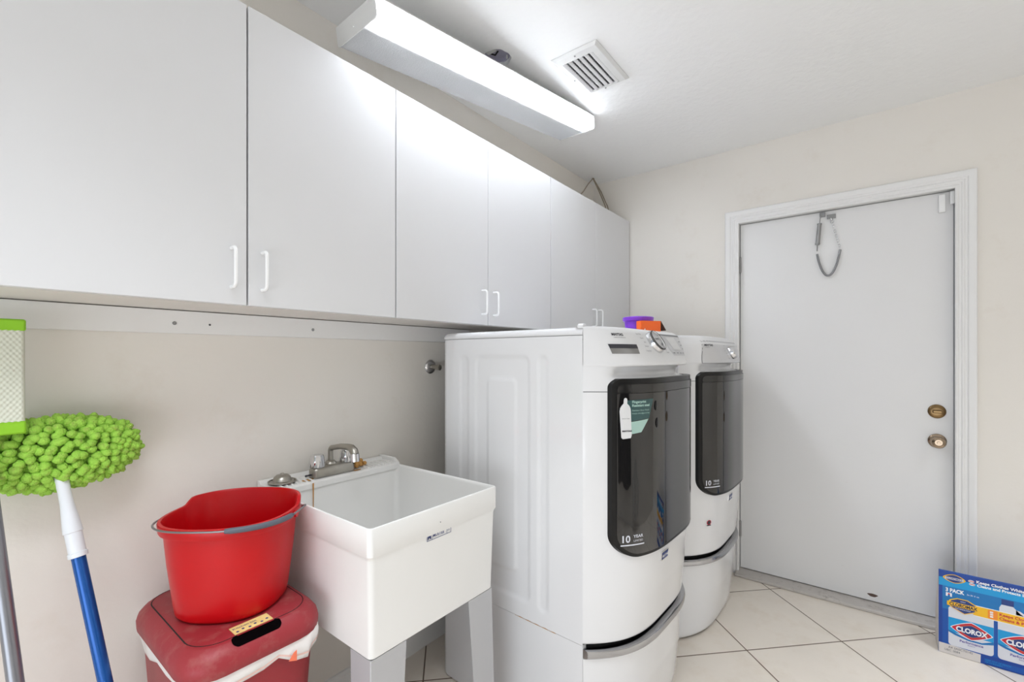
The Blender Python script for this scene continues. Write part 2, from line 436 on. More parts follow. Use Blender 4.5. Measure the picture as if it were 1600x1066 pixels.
# ------------------------------------------------------------------ ceiling light, its near end sagging
def light():
    nb = Vector((.800, 1.1275, 2.2545)); fb = Vector((2.062, 1.083, 2.413))     # lower right edge
    ex = (fb - nb).normalized(); L = (fb - nb).length
    ey = (Vector((0, 1, 0)) - ex * ex.y).normalized(); ez = ex.cross(ey)
    W, Hh = .2125, .060
    P = lambda a, q, h: nb + ex * a + ey * q + ez * h
    r = root('ceiling_light', 'long white fluorescent wraparound fixture with one end sagging from the ceiling', 'ceiling light', P(L / 2, W / 2, Hh))
    # metal pan
    b = B()
    def bar(q0, q1, h0, h1): return B().prism([P(.001, q0, h0), P(.001, q1, h0), P(.001, q1, h1), P(.001, q0, h1)], ex * (L - .002))
    obj('fixture_pan', bar(-.004, W + .004, Hh - .004, Hh), M_housing, r, sm=0)
    obj('light_baffle', bar(.0675, .0697, .0035, Hh - .0045), M_baffle, r, sm=0)  # unseen baffle, added to shade the cabinet tops and the fixture's left half
    for a in (0, L - .003):
        b = B()
        out = [(-.002, Hh + .002), (-.002, .006), (.004, -.002), (W - .004, -.002), (W + .002, .006), (W + .002, Hh + .002)]
        b.prism([P(a, q, h) for q, h in out], ex * .003)
        e = obj('end_plate', b, M_housing, r, sm=0, bevel=.0008, seg=1)
        if a == 0:
            b = B(); b.cyl(P(0, W * .55, .022), P(-.003, W * .55, .022), .0025, n=10); obj('screw', b, M_plastic_white, e)
    b = B()
    prof = [(0, Hh - .005), (0, .012), (.002, .005), (.008, 0), (W - .008, 0), (W - .002, .005), (W, .012), (W, Hh - .005)]
    b.rings([[P(a, q, h) for q, h in prof] for a in (.004, L - .005)], close=False)
    dfo = obj('diffuser', b, M_diff, r, sm=60)
    dfo.data.materials.append(M_diffside)
    for p in dfo.data.polygons:
        if abs(p.normal.dot(ey)) > .5: p.material_index = 1      # the ribbed side walls let less straight through
    b = B(); b.cyl(P(.03, .048, .0385), P(L - .03, .048, .0385), .0165, n=18); tb = obj('fluorescent_tube', b, M_tube, r)
    b = B()
    b.cyl(P(.012, .048, .0385), P(.03, .048, .0385), .017, n=18); obj('tube_cap', b, M_steel, tb)
    b = B(); b.cyl(P(L - .03, .048, .0385), P(L - .012, .048, .0385), .017, n=18); obj('tube_cap', b, M_steel, tb)
light()

# ------------------------------------------------------------------ junction box in the ceiling
r = root('junction_box', 'open round junction box hole in the ceiling beside the light fixture', 'junction box', (HC[0], HC[1], ZC + .02))
b = B(); b.lathe((HC[0], HC[1], ZC + .0205), (0, 0, 1), [(.058, -.001), (.053, .0), (.053, .014), (0.001, .0142)], caps=(False, False)); obj('box_shell', b, M_box, r)
b = B(); b.box(HC[0] - .048, HC[0] - .030, HC[1] - .02, HC[1] + .02, ZC + .006, ZC + .018); obj('mounting_tab', b, M_ventw, r)
b = B(); b.cyl((HC[0] + .033, HC[1] - .025, ZC + .0215), (HC[0] + .033, HC[1] - .025, ZC + .008), .004, n=10); obj('screw', b, M_ventw, r)
b = B(); b.tube([(HC[0] + .01, HC[1] + .0, ZC + .04), (HC[0] + .0, HC[1] + .01, ZC + .018), (HC[0] - .02, HC[1] + .02, ZC + .018), (HC[0] - .025, HC[1] + .03, ZC + .04)], .003); obj('wire', b, M_dark, r)

# ------------------------------------------------------------------ ceiling vent
def vent():
    x0, x1, y0, y1 = 1.563, 1.868, .814, 1.020
    r = root('ceiling_vent', 'small white louvred air vent in the ceiling', 'vent', ((x0 + x1) / 2, (y0 + y1) / 2, ZC))
    a0, a1, c0, c1 = 1.607, 1.850, .852, .990
    b = B(); z = ZC - .001; zi = ZC - .011
    b.rings([[(p, q, h) for p, q in ((X0, Y0), (X1, Y0), (X1, Y1), (X0, Y1))] for X0, X1, Y0, Y1, h in
             ((x0, x1, y0, y1, z), (x0, x1, y0, y1, z - .002), (x0 + .012, x1 - .012, y0 + .012, y1 - .012, zi), (a0, a1, c0, c1, zi), (a0, a1, c0, c1, zi + .008))], caps=(False, False))
    fr = obj('vent_frame', b, M_ventw, r, sm=0)
    for p, q in ((a0 - .02, (c0 + c1) / 2), (a1 + .009, (c0 + c1) / 2 ), ((a0 + a1) / 2, c1 + .013)):
        b = B(); b.cyl((p, q, zi - .0015), (p, q, zi + .001), .0035, n=12); obj('screw', b, M_steel, fr)
    b = B(); b.box(a0, a1, c0, c1, ZC - .0032, ZC - .0012); obj('vent_backing', b, M_dark, r, sm=0)
    for k in range(6):
        y = c0 + .008 + k * (c1 - c0 - .016) / 5
        b = B(); b.prism([(a0, y - .0035, zi + .007), (a0, y - .0055, zi + .0055), (a0, y + .0045, zi - .002), (a0, y + .0065, zi - .0005)], (a1 - a0, 0, 0))
        obj('louvre', b, M_white, r, sm=0)
    b = B()
    for k in range(18):
        x = a0 + .01 + k * (a1 - a0 - .02) / 17; b.box(x - .0007, x + .0007, c0, c1, ZC - .0075, ZC - .0035)
    obj('damper_fins', b, M_steel, r, sm=0)
vent()

# ------------------------------------------------------------------ loose cables above the far cabinet
b = B(); b.tube([(2.771, 1.470, ZC + .004), (2.768, 1.469, ZC - .008), (2.64, 1.433, 2.386), (2.522, 1.40, 2.300), (2.40, 1.375, 2.215), (2.36, 1.37, 2.180), (2.30, 1.375, 2.1725)], .0035)
tag(obj('cable', b, M_cable, base=(2.771, 1.47, ZC)), 'thin beige cable leaning left from the ceiling corner to the cabinet top', 'cable')
b = B()
b.tube([(2.774, 1.466, ZC + .004), (2.774, 1.464, ZC - .01), (2.757, 1.41, 2.36), (2.740, 1.36, 2.255), (2.735, 1.345, 2.19), (2.70, 1.34, 2.1735)], .004)
b.tube([(2.780, 1.466, ZC + .004), (2.781, 1.464, ZC - .01), (2.777, 1.41, 2.37), (2.772, 1.36, 2.262), (2.772, 1.34, 2.19), (2.80, 1.335, 2.1735)], .004)
tag(obj('cable', b, M_cable, base=(2.776, 1.466, ZC)), 'twisted double beige cable dropping right from the ceiling corner', 'cable')

# ------------------------------------------------------------------ washer and dryer
def interp(t, z):
    if z <= t[0][0]: return t[0][1]
    for (a, q), (c2, d2) in zip(t, t[1:]):
        if z <= c2: return q + (d2 - q) * (z - a) / (c2 - a)
    return t[-1][1]
def sstep(a, c, x):
    t = max(0, min(1, (x - a) / (c - a))); return t * t * (3 - 2 * t)
def rrect(px, pz, x0, x1, z0, z1, r):
    qx = abs(px - (x0 + x1) / 2) - (x1 - x0) / 2 + r; qz = abs(pz - (z0 + z1) / 2) - (z1 - z0) / 2 + r
    return math.hypot(max(qx, 0), max(qz, 0)) + min(max(qx, qz), 0) - r

ZP = .364; ZTOP = 1.354
class Machine:
    def __init__(s, ox, oy, w, th, tb, depth):
        s.o = (ox, oy); s.w = w; s.c, s.s_ = math.cos(math.radians(th)), math.sin(math.radians(th)); s.tb = tb; s.depth = depth
    def wor(s, lx, ly, z): return (s.o[0] + lx * s.c - ly * s.s_, s.o[1] + lx * s.s_ + ly * s.c, z)
    def pw(s, z): return 3.6 + 2.6 * sstep(1.24, 1.34, z)
    def ly(s, sx, z, off=0): return -interp(s.tb, z) * (1 - abs(sx) ** s.pw(z)) - off
    def f(s, sx, z, off=0): return s.wor(s.w / 2 * (1 + sx), s.ly(sx, z, off), z)
    def fx(s, x, z, off=0): return s.f(x / (s.w / 2), z, off)      # x measured from the centre line

def smap(u):     # denser sampling near both sides
    t = 2 * u - 1
    return math.copysign(1 - (1 - abs(t)) ** 1.7, t)

def machine(m, name, label, cat, washer):
    W, D = m.w, m.depth
    r = root(name, label, cat, m.wor(W / 2, D / 2, ZP))
    # side walls with pressed panels on the left one
    def side(u, v):
        ly = u * D; z = ZP + .006 + v * (1.3275 - ZP - .006)
        d = 0.0
        if washer:
            q = ly; a = 1 - sstep(-.016, .004, rrect(q, z, .205, .467, .425, 1.268, .03)); d += .0042 * a
            i = 1 - sstep(-.016, .004, rrect(q, z, .262, .408, .51, 1.19, .028)); d -= .0040 * i
            for g0, g1 in ((.128, .176), (.497, .550)):
                d += .0034 * (1 - sstep(-.016, .004, rrect(q, z, g0, g1, .415, 1.268, .024)))
        rad = .035; k = max(0, ly - (D - rad)); d += rad - math.sqrt(max(0, rad * rad - k * k))
        return m.wor(d, ly, z)
    b = B(); b.grid(side, 150 if washer else 20, 200 if washer else 4)
    obj('side_panel', b, M_enamel, r, sm=80)
    b = B(); t = ZP + .006
    b.grid(lambda u, v: m.wor(W, u * D, t + v * (1.3275 - t)), 1, 1)
    b.grid(lambda u, v: m.wor(.035 + u * (W - .035), D, t + v * (1.3275 - t)), 1, 1)
    b.grid(lambda u, v: m.wor(.002 + u * (W - .002), v * D, t), 1, 1)
    obj('rear_shell', b, M_enamel, r, sm=0)
    # top lid, rounded
    b = B(); R = []
    def outline(ins):
        pts = []; rad = .03
        x0, x1, y0, y1 = ins - .001, W - ins + .001, .0 , D - ins + .001
        pts += [(x0, y0), (x1, y0)]
        for cx, cy, a0 in ((x1 - rad, y1 - rad, 0), (x0 + rad, y1 - rad, PI / 2)):
            for k in range(9): a = a0 + PI / 2 * k / 8; pts.append((cx + rad * math.cos(a), cy + rad * math.sin(a)))
        return pts
    for ins, z in ((.004, 1.328), (.0005, 1.331), (0, 1.336), (.002, 1.344), (.007, 1.350), (.014, 1.3535), (.02, ZTOP)):
        R.append([m.wor(x, y, z) for x, y in outline(ins)])
    b.rings(R); obj('top_lid', b, M_enamel, r, sm=50)
    # front shell below the controls, with the grip hollow above the door
    zc = 1.231
    def front(u, v):
        sx = smap(u); z = ZP + .008 + v * (zc - ZP - .008)
        hol = sstep(1.188, 1.200, z) * (1 - .25 * sstep(1.215, 1.231, z)) * sstep(-.90, -.66, sx) * (1 - sstep(.78, .93, sx))
        q = min(1, (z - ZP - .008) / .01); lip = .012 * (1 - math.sqrt(max(0, 1 - (1 - q) ** 2)))
        return m.f(sx, z, -.042 * hol - lip)
    b = B(); b.grid(front, 90, 150)
    fp = obj('front_panel', b, M_enamel, r, sm=60)
    # thin service seam left of the door
    b = B(); b.grid(lambda u, v: m.f(-.999 + u * .14, 1.1525 + v * .0018, .0006), 12, 1); obj('panel_seam', b, M_seam, fp, sm=0)
    # controls
    b = B(); nz = 26
    def ctl(u, v):
        sx = smap(u); 
        if v < .8: z = zc + (v / .8) * (1.345 - zc)
        else: z = 1.345 + (v - .8) / .2 * (ZTOP + .002 - 1.345)
        k = max(0, (v - .8) / .2); ins = .010 * (1 - math.sqrt(max(0, 1 - k * k)))
        lo = (.002 + .008 * sstep(-.9, -.6, sx)) * (1 - math.sqrt(max(0, 1 - (1 - min(1, v / .09)) ** 2)))
        return m.f(sx, z, .0015 - ins - lo)
    b.grid(ctl, 70, 40)
    b.grid(lambda u, v: (lambda sx: m.wor(W / 2 * (1 + sx), (1 - v) * (m.ly(sx, ZTOP + .002, .0015) + .010) + v * .03, ZTOP + .002 - .002 * v))(smap(u)), 70, 2)
    b.grid(lambda u, v: (lambda sx: m.f(sx, zc, .0015 - (.002 + .008 * sstep(-.9, -.6, sx)) - v * .045))(smap(u)), 70, 1)
    cp = obj('control_panel', b, M_enamel_panel, r, sm=45)
    # ---- door
    s0, s1, z0, z1 = -.866, .866, .642, 1.194
    hw = W / 2
    def dgrid(S0, S1, Z0, Z1, rb, rt, off, nu=60, nv=90):
        def ins(z):
            k = 0
            if z - Z0 < rb: k = rb - math.sqrt(max(0, rb * rb - (rb - (z - Z0)) ** 2))
            if Z1 - z < rt: k = rt - math.sqrt(max(0, rt * rt - (rt - (Z1 - z)) ** 2))
            return k / hw
        def zz(v):
            return Z0 + (Z1 - Z0) * (.5 - .5 * math.cos(PI * v))
        def sag(sx): return 0
        return lambda u, v: (lambda z, i: m.f(S0 + i + smap2(u) * (S1 - S0 - 2 * i), z + 0, off(S0 + i + smap2(u) * (S1 - S0 - 2 * i), z) if callable(off) else off))(zz(v), ins(zz(v)))
    def smap2(u): return (smap(u) + 1) / 2
    g = dgrid(s0, s1, z0, z1, .075, .028, .014)
    b = B(); nu, nv = 60, 90
    b.grid(g, nu, nv)
    loop = [g(k / nu, 0) for k in range(nu)] + [g(1, k / nv) for k in range(nv)] + [g(1 - k / nu, 1) for k in range(nu)] + [g(0, 1 - k / nv) for k in range(nv)]
    dn = (m.s_ * -1, m.c)
    b.rings([loop, [(p[0] + dn[0] * .026, p[1] + dn[1] * .026, p[2]) for p in loop]], caps=(False, False))
    dr = obj('door', b, M_black, r, sm=50, bevel=.004)
    # glass face and the band with the pull above it
    zb = 1.150
    b = B(); b.grid(dgrid(s0 + .030, s1 - .022, z0 + .010, zb - .0015, .066, .004, .0165), 60, 90); gl = obj('door_glass', b, M_glass, dr, sm=60)
    b = B(); b.grid(dgrid(s0 + .030, s1 - .02, zb + .0005, z1 - .017, .004, .016, .0175), 60, 20)
    obj('door_pull', b, M_band, dr, sm=60)
    # lettering on the glass
    V = lambda s_, z, off=.0178: (lambda x, y: m.fx(s_ * hw + x, z + y, off))
    b = B(); text_into(b, '10', .030, V(-.815, .692), bold=.0007, sx=.85); text_into(b, 'YEAR', .013, V(-.715, .704), bold=.0003); text_into(b, 'LIMITED', .0085, V(-.715, .692))
    b.grid(lambda u, v: m.fx(-.815 * hw + u * .070, .681 + v * .004, .0178), 8, 1)
    obj('lettering', b, M_offw, dr, sm=0)
    # badge below the door
    bs = -.20 if washer else -.19
    b = B(); b.grid(lambda u, v: m.fx(bs * hw - .026 + .052 * u, .588 + .028 * v, .004), 8, 1)
    L_ = [m.fx(bs * hw - .026 + .052 * k / 8, .588, .004) for k in range(9)] + [m.fx(bs * hw + .026 - .052 * k / 8, .616, .004) for k in range(9)]
    b.rings([L_, [(p[0], p[1] + .006, p[2]) for p in L_]], caps=(False, False))
    bd = obj('badge', b, M_chrome, fp, sm=30)
    b = B(); b.grid(lambda u, v: m.fx(bs * hw - .0235 + .047 * u, .5905 + .023 * v, .0046), 8, 1); bf = obj('badge_face', b, M_navy, bd, sm=0)
    b = B(); text_into(b, 'MAYTAG', .0115, V(bs - .064, .5975, .0052), bold=.0004); obj('badge_lettering', b, M_white, bd, sm=0)
    if washer:
        # dispenser window, dial, display, print
        b = B(); P = [(-.869, 1.301), (-.575, 1.301), (-.575, 1.271), (-.838, 1.271)]
        def quad(P, n=10, off=.003):
            return lambda u, v: m.f(P[3][0] * (1 - u) * (1 - v) + P[2][0] * u * (1 - v) + P[0][0] * (1 - u) * v + P[1][0] * u * v,
                                    P[3][1] * (1 - u) * (1 - v) + P[2][1] * u * (1 - v) + P[0][1] * (1 - u) * v + P[1][1] * u * v, off)
        P2 = [(-.882, 1.304), (-.562, 1.304), (-.555, 1.267), (-.848, 1.267)]
        b.grid(quad(P2, off=.0024), 10, 4); dw = obj('dispenser_drawer', b, M_enamel_panel, cp, sm=30)
        b = B(); b.grid(quad(P, off=.003), 10, 4); obj('drawer_recess', b, M_steel, dw, sm=30)
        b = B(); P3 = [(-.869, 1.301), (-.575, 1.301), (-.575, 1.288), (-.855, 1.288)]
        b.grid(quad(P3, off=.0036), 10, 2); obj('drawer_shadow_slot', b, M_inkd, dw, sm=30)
        # dial
        c0 = Vector(m.f(-.17, 1.308)); t1 = (Vector(m.f(-.15, 1.308)) - Vector(m.f(-.19, 1.308))).normalized(); t2 = (Vector(m.f(-.17, 1.318)) - Vector(m.f(-.17, 1.298))).normalized()
        n = t1.cross(t2).normalized(); n = n if n.y < 0 else -n
        b = B(); b.lathe(c0 - n * .004, n, [(.042, 0), (.042, .010), (.040, .020), (.037, .022), (.036, .020), (.002, .0205)], n=40); dl = obj('dial', b, M_chrome, cp, label='chrome cycle dial')
        b = B(); b.lathe(c0 + n * .0166, n, [(.0395, .003), (.0372, .0055), (.036, .0048)], n=40, caps=(False, False)); obj('dial_ring', b, M_seam, dl)
        b = B(); b.lathe(c0 + n * .0160, n, [(.0355, 0), (.0355, .001), (.001, .0015)], n=40); obj('dial_face', b, M_grey_panel, dl)
        b = B(); u_, v_ = t1, t2
        text_into(b, 'POWER', .0085, lambda x, y: c0 + n * .0182 + u_ * (x - .015) + v_ * (y + .003), bold=.0002)
        b.poly([c0 + n * .0182 + u_ * x + v_ * y for x, y in ((.012, -.022), (.024, -.012), (.021, -.009), (.009, -.019))]); obj('dial_print', b, M_inkd, dl, sm=0)
        b = B(); text_into(b, 'MAYTAG', .0105, V(-.825, 1.328, .0028), bold=.0005); obj('lettering', b, M_inkd, cp, sm=0); b = B(); text_into(b, 'COMMERCIAL TECHNOLOGY', .0034, V(-.815, 1.3205, .0028)); obj('lettering', b, M_inkd, cp, sm=0)
        for s_, z, t in ((-.47, 1.335, 'Quick Wash'), (-.43, 1.321, 'Normal'), (-.40, 1.308, 'Bulky'), (-.43, 1.294, 'Delicates'), (-.45, 1.279, 'Heavy Duty'), (.0, 1.284, 'Start'), (.0, 1.275, 'Wrinkle')):
            b = B(); text_into(b, t, .0068, V(s_, z, .0028)); obj('cycle_lettering', b, M_ink, cp, sm=0)
        PD = [(.10, 1.342), (.68, 1.342), (.70, 1.266), (.145, 1.266)]
        b = B(); b.grid(quad(PD, off=.0026), 16, 8); dp = obj('display', b, M_grey_panel, cp, sm=30)
        b = B(); P4 = [(.10, 1.3435), (.68, 1.3435), (.68, 1.339), (.10, 1.339)]
        b.grid(quad(P4, off=.0032), 16, 1)
        for k in range(4):
            s_ = .17 + .1 * k; b.grid(lambda u, v: m.f(s_ + .05 * u, 1.274 + .003 * v, .0034), 2, 1)
        for k in range(3): b.grid(lambda u, v: m.f(.55 + .06 * u, 1.29 + .014 * k + .003 * v, .0034), 2, 1)
        obj('display_print', b, M_ink, dp, sm=0)
        b = B(); b.grid(quad([(.22, 1.334), (.46, 1.334), (.48, 1.288), (.245, 1.288)], off=.0034), 10, 4); obj('screen', b, M_tag, dp, sm=30)
        # small lever tab on the lid corner
        b = B(); b.rings([[m.wor(x, y, z) for x, z in ((.0, ZTOP - .004), (.0, ZTOP + .006), (.006, ZTOP + .011), (.020, ZTOP + .011), (.026, ZTOP - .002))] for y in (.000, .02)]); obj('lid_clip', b, M_enamel_panel, r, bevel=.002)
        # hanging tag and energy sticker on the glass
        b = B(); prof = []
        st = lambda s_, z, off=.019: m.f(s_, z, off)
        tagz = [(-.793, 1.128), (-.789, 1.134), (-.780, 1.136), (-.771, 1.133), (-.769, 1.127), (-.770, 1.118), (-.755, 1.112), (-.745, 1.104), (-.742, 1.095), (-.735, 1.020), (-.742, 1.012), (-.80, 1.010), (-.810, 1.014), (-.822, 1.095), (-.818, 1.105), (-.806, 1.113), (-.794, 1.119)]
        b.rings([[st(*p, .018) for p in tagz], [st(*p, .0195) for p in tagz]]); tg = obj('hang_tag', b, M_tag, dr, sm=0)
        b = B()
        text_into(b, 'MAYTAG', .0062, lambda x, y: st(-.808 + x / hw, 1.032 + y, .0200), bold=.0004); obj('tag_lettering', b, M_inkd, tg, sm=0); b = B(); text_into(b, 'best in class', .004, lambda x, y: st(-.808 + x / hw, 1.071 + y, .0200)); obj('tag_lettering', b, M_inkd, tg, sm=0)
        def pgrid(P, off): return quad(P, off=off)
        b = B(); b.grid(pgrid([(-.765, 1.128), (-.50, 1.130), (-.555, 1.070), (-.765, 1.062)], .0172), 10, 6); sk = obj('energy_sticker', b, M_teal, dr, sm=30)
        b = B(); b.grid(pgrid([(-.765, 1.060), (-.562, 1.068), (-.64, 1.028), (-.765, 1.022)], .0172), 8, 4); obj('sticker_corner', b, M_mint, sk, sm=30)
        b = B(); text_into(b, 'Fingerprint', .0105, lambda x, y: st(-.728 + x / hw, 1.119 + y, .0178), bold=.0004); text_into(b, 'Resistant steel', .0105, lambda x, y: st(-.728 + x / hw, 1.108 + y, .0178), bold=.0004)
        text_into(b, 'Stainless Door Finish', .007, lambda x, y: st(-.728 + x / hw, 1.094 + y, .0178)); text_into(b, 'keeps smudges at bay', .007, lambda x, y: st(-.728 + x / hw, 1.085 + y, .0178))
        obj('sticker_lettering', b, M_mint, sk, sm=0)
        for s_, z in ((-.457, 1.107), (-.438, 1.052)):
            b = B(); b.ball(m.f(s_, z, .0168), .008, 3, (1, .35, 2.0)); obj('door_bumper', b, M_black, dr)
    else:
        # inset control plate with dial
        def quad(P, off=.003):
            return lambda u, v: m.f(P[3][0] * (1 - u) * (1 - v) + P[2][0] * u * (1 - v) + P[0][0] * (1 - u) * v + P[1][0] * u * v,
                                    P[3][1] * (1 - u) * (1 - v) + P[2][1] * u * (1 - v) + P[0][1] * (1 - u) * v + P[1][1] * u * v, off)
        b = B(); b.grid(quad([(-.822, 1.333), (.82, 1.333), (.82, 1.232), (-.806, 1.232)], off=.0018), 30, 6); obj('plate_edge', b, M_ink, cp, sm=30)
        b = B(); b.grid(quad([(-.817, 1.3315), (.81, 1.3315), (.81, 1.2338), (-.800, 1.2338)], off=.0024), 30, 6); pl = obj('control_plate', b, M_grey_panel, cp, sm=30)
        c0 = Vector(m.f(-.03, 1.280)); n = Vector((-.15, -1, .25)).normalized()
        b = B(); b.lathe(c0, n, [(.033, 0), (.033, .012), (.029, .028), (.026, .031), (.002, .032)], n=40); dl = obj('dial', b, M_chrome, cp, label='chrome dial knob')
        b = B()
        text_into(b, 'MAYTAG', .013, V(-.79, 1.309, .003), bold=.0004); obj('lettering', b, M_inkd, pl, sm=0)
        b = B(); text_into(b, 'COMMERCIAL', .004, V(-.785, 1.302, .003)); obj('lettering', b, M_inkd, pl, sm=0); b = B()
        for s_, z, t in ((-.24, 1.312, 'Timed'), (-.27, 1.300, 'Auto'), (-.28, 1.288, 'Dry'), (-.27, 1.276, 'Heavy'), (-.26, 1.264, 'Normal'), (-.24, 1.252, 'Damp')): text_into(b, t, .006, V(s_, z, .003))
        obj('lettering', b, M_inkd, pl, sm=0)
        b = B(); c1 = Vector(m.f(-.705, .516, .001)); b.grid(lambda u, v: m.fx(-.705 * hw - .013 + .026 * u, .502 + .032 * v, .0015), 6, 2); sk = obj('sticker', b, M_tag, fp, sm=0)
        b = B(); b.poly([m.fx(-.705 * hw + .011 * math.cos(2 * PI * k / 24), .520 + .011 * math.sin(2 * PI * k / 24), .0020) for k in range(24)]); sk2 = obj('sticker_emblem', b, M_printred, sk, sm=0)
        b = B(); b.poly([m.fx(-.705 * hw + .008 * math.cos(2 * PI * k / 24), .520 + .008 * math.sin(2 * PI * k / 24), .0024) for k in range(24)]); b.grid(lambda u, v: m.fx(-.705 * hw - .010 + .02 * u, .505 + .005 * v, .0022), 2, 1); obj('sticker_print', b, M_inkd, sk, sm=0)
    return r

def pedestal(m, label):
    W, D = m.w, m.depth
    r = root('laundry_pedestal', label, 'pedestal', m.wor(W / 2, D / 2, 0), 'white storage pedestals under the machines')
    tb = [(0, .088), (.05, .098), (.2, .115), (.33, .122), (.364, .124)]
    def f(sx, z, off=0): return m.wor(W / 2 * (1 + sx), -interp(tb, z) * (1 - abs(sx) ** 3.4) - off, z)
    b = B(); e = .0
    b.rings([[m.wor(x, y, z) for x, y in ((0, 0), (W, 0), (W, D), (.03, D), (.01, D - .012), (0, D - .035))] for z in (0.004, ZP + .005)])
    obj('pedestal_body', b, M_enamel, r, sm=30)
    def fr(u, v):
        z = .008 + v * (.330 - .008); q = min(1, v / .04); k = .01 * (1 - math.sqrt(max(0, 1 - (1 - q) ** 2)))
        return f(smap(u), z, -k + .001)
    b = B(); b.grid(fr, 80, 30)
    b.grid(lambda u, v: (lambda sx: m.wor(W / 2 * (1 + sx), (1 - v) * (-interp(tb, .33) * (1 - abs(sx) ** 3.4) - .001) + v * .03, .330))(smap(u)), 80, 1)
    dr = obj('drawer', b, M_enamel, r, sm=50)
    if 'sink' in label:
        b = B(); b.grid(lambda u, v: m.wor(-.0008, .10 + .17 * u, ZP + .0045 + v * .0016 * (1 + .6 * math.sin(u * 31))), 24, 1); obj('rust_mark', b, M_rust, r, sm=0)
    b = B(); b.grid(lambda u, v: f(smap(u), .330 + v * .036, -.022), 80, 1); obj('dark_gap', b, M_dark, r, sm=60)
    b = B()
    prof = [(.0, .334), (.012, .334), (.017, .338), (.018, .350), (.015, .358), (.008, .360), (-.012, .360), (-.012, .334)]
    b.rings([[f(-.9995 + 1.999 * (smap(k / 80) + 1) / 2, z, q) for q, z in prof] for k in range(81)])
    obj('drawer_handle', b, M_chromestrip, dr, sm=35, label='curved chrome pull strip')
    return r

WB = [(.372, .125), (.5, .138), (.62, .147), (1.19, .147), (1.235, .149), (1.25, .143), (1.34, .085), (1.354, .072)]
DB = [(.372, .125), (.5, .138), (.62, .147), (1.19, .147), (1.23, .148), (1.25, .145), (1.32, .115), (1.354, .085)]
washer = Machine(1.237, .690, .695, -2, WB, .654)
dryer = Machine(2.042, .660, .695, -1, DB, .70)
machine(washer, 'washing_machine', 'white front-loading washing machine with dark glass door, next to the sink', 'washing machine', True)
pedestal(washer, 'white drawer pedestal under the washing machine beside the sink')
machine(dryer, 'clothes_dryer', 'white clothes dryer with dark glass door, between washer and room door', 'dryer', False)
pedestal(dryer, 'white drawer pedestal under the dryer nearest the room door')

# ------------------------------------------------------------------ small goods on top of the washer
r = root('plastic_tub', 'purple plastic tub on top of the washing machine', 'tub', (1.872, .775, ZTOP))
b = B(); b.lathe((1.872, .775, ZTOP + .0008), (0, 0, 1), [(.048, 0), (.050, .002), (.058, .060), (.0575, .062)], n=40); tb_ = obj('tub_body', b, M_purple, r)
b = B(); b.lathe((1.872, .775, ZTOP + .058), (0, 0, 1), [(.060, 0), (.064, .002), (.065, .016), (.062, .0185), (.001, .019)], n=40); obj('tub_lid', b, M_purple, r)
b = B()
for k in range(10): 
    a0 = math.radians(218 + 8 * k); a1 = math.radians(226 + 8 * k)
    b.poly([(1.872 + rr * math.cos(a), .775 + rr * math.sin(a), ZTOP + z) for rr, a, z in ((.0529, a0, .020), (.0529, a1, .020), (.0571, a1, .048), (.0571, a0, .048))])
obj('tub_label', b, M_offw, tb_)
r = root('carton', 'small orange carton with an open flap on top of the washing machine', 'box', (1.80, .680, ZTOP))
e1 = Vector((.80, -.60, 0)).normalized(); e2 = Vector((.6, .8, 0)); o0 = Vector((1.772, .722, ZTOP + .002))
P = lambda a, q, h: o0 + e1 * a + e2 * q + Vector((0, 0, h))
b = B(); b.rings([[P(a, q, h) for a, q in ((0, 0), (.092, 0), (.092, .035), (0, .035))] for h in (.0003, .052)]); cb = obj('carton_body', b, M_orange, r, sm=0, bevel=.001)
b = B(); b.rings([[P(a, q, h) for a, h in ((.092, .052), (.0935, .0515), (.117, .0145), (.1155, .0135))] for q in (0, .035)]); obj('carton_flap', b, M_cardin, r, sm=0)
b = B(); b.ball(P(.018, -.0012, .014), .007, 2, (1, .1, 1)); b.box(0, 0.0001, 0, .0001, 0, .0001) if False else None
b.rings([[P(a, q, h) for a, q in ((.028, -.0006), (.060, -.0006), (.060, .001), (.028, .001))] for h in (.011, .0125)]); obj('carton_print', b, M_white, cb, sm=0)

# ------------------------------------------------------------------ laundry sink
SX0, SX1, SY0, SZ = .6385, 1.1105, .927, .850
def rr_pts(x0, x1, y0, y1, rad, z, n=6):
    p = []
    for cx, cy, a0 in ((x1 - rad, y1 - rad, 0), (x0 + rad, y1 - rad, PI / 2), (x0 + rad, y0 + rad, PI), (x1 - rad, y0 + rad, 1.5 * PI)):
        for k in range(n + 1): a = a0 + PI / 2 * k / n; p.append((cx + rad * math.cos(a), cy + rad * math.sin(a), z))
    return p
sink = root('laundry_sink', 'white plastic laundry sink on grey metal legs beside the washing machine', 'sink', ((SX0 + SX1) / 2, 1.23, 0))
b = B(); YK = YL - .004; R = []
for i, z, rad in ((.014, .529, .012), (.011, .532, .014), (.005, .770, .014), (.0035, .778, .013), (0, .783, .013), (0, .846, .012), (.0015, .850, .012), (.0055, .851, .010), (.008, .848, .009)):
    R.append(rr_pts(SX0 + i, SX1 - i, SY0 + i, YK, rad, z))
yd = 1.418
for i, z, rad in ((.009, .84, .014), (.016, .70, .02), (.022, .585, .03), (.04, .565, .03), (.15, .556, .02)):
    R.append(rr_pts(SX0 + i, SX1 - i, SY0 + i, yd - (i - .009), rad, z))
b.rings(R)
bs_ = obj('basin', b, M_tub, sink, sm=35)
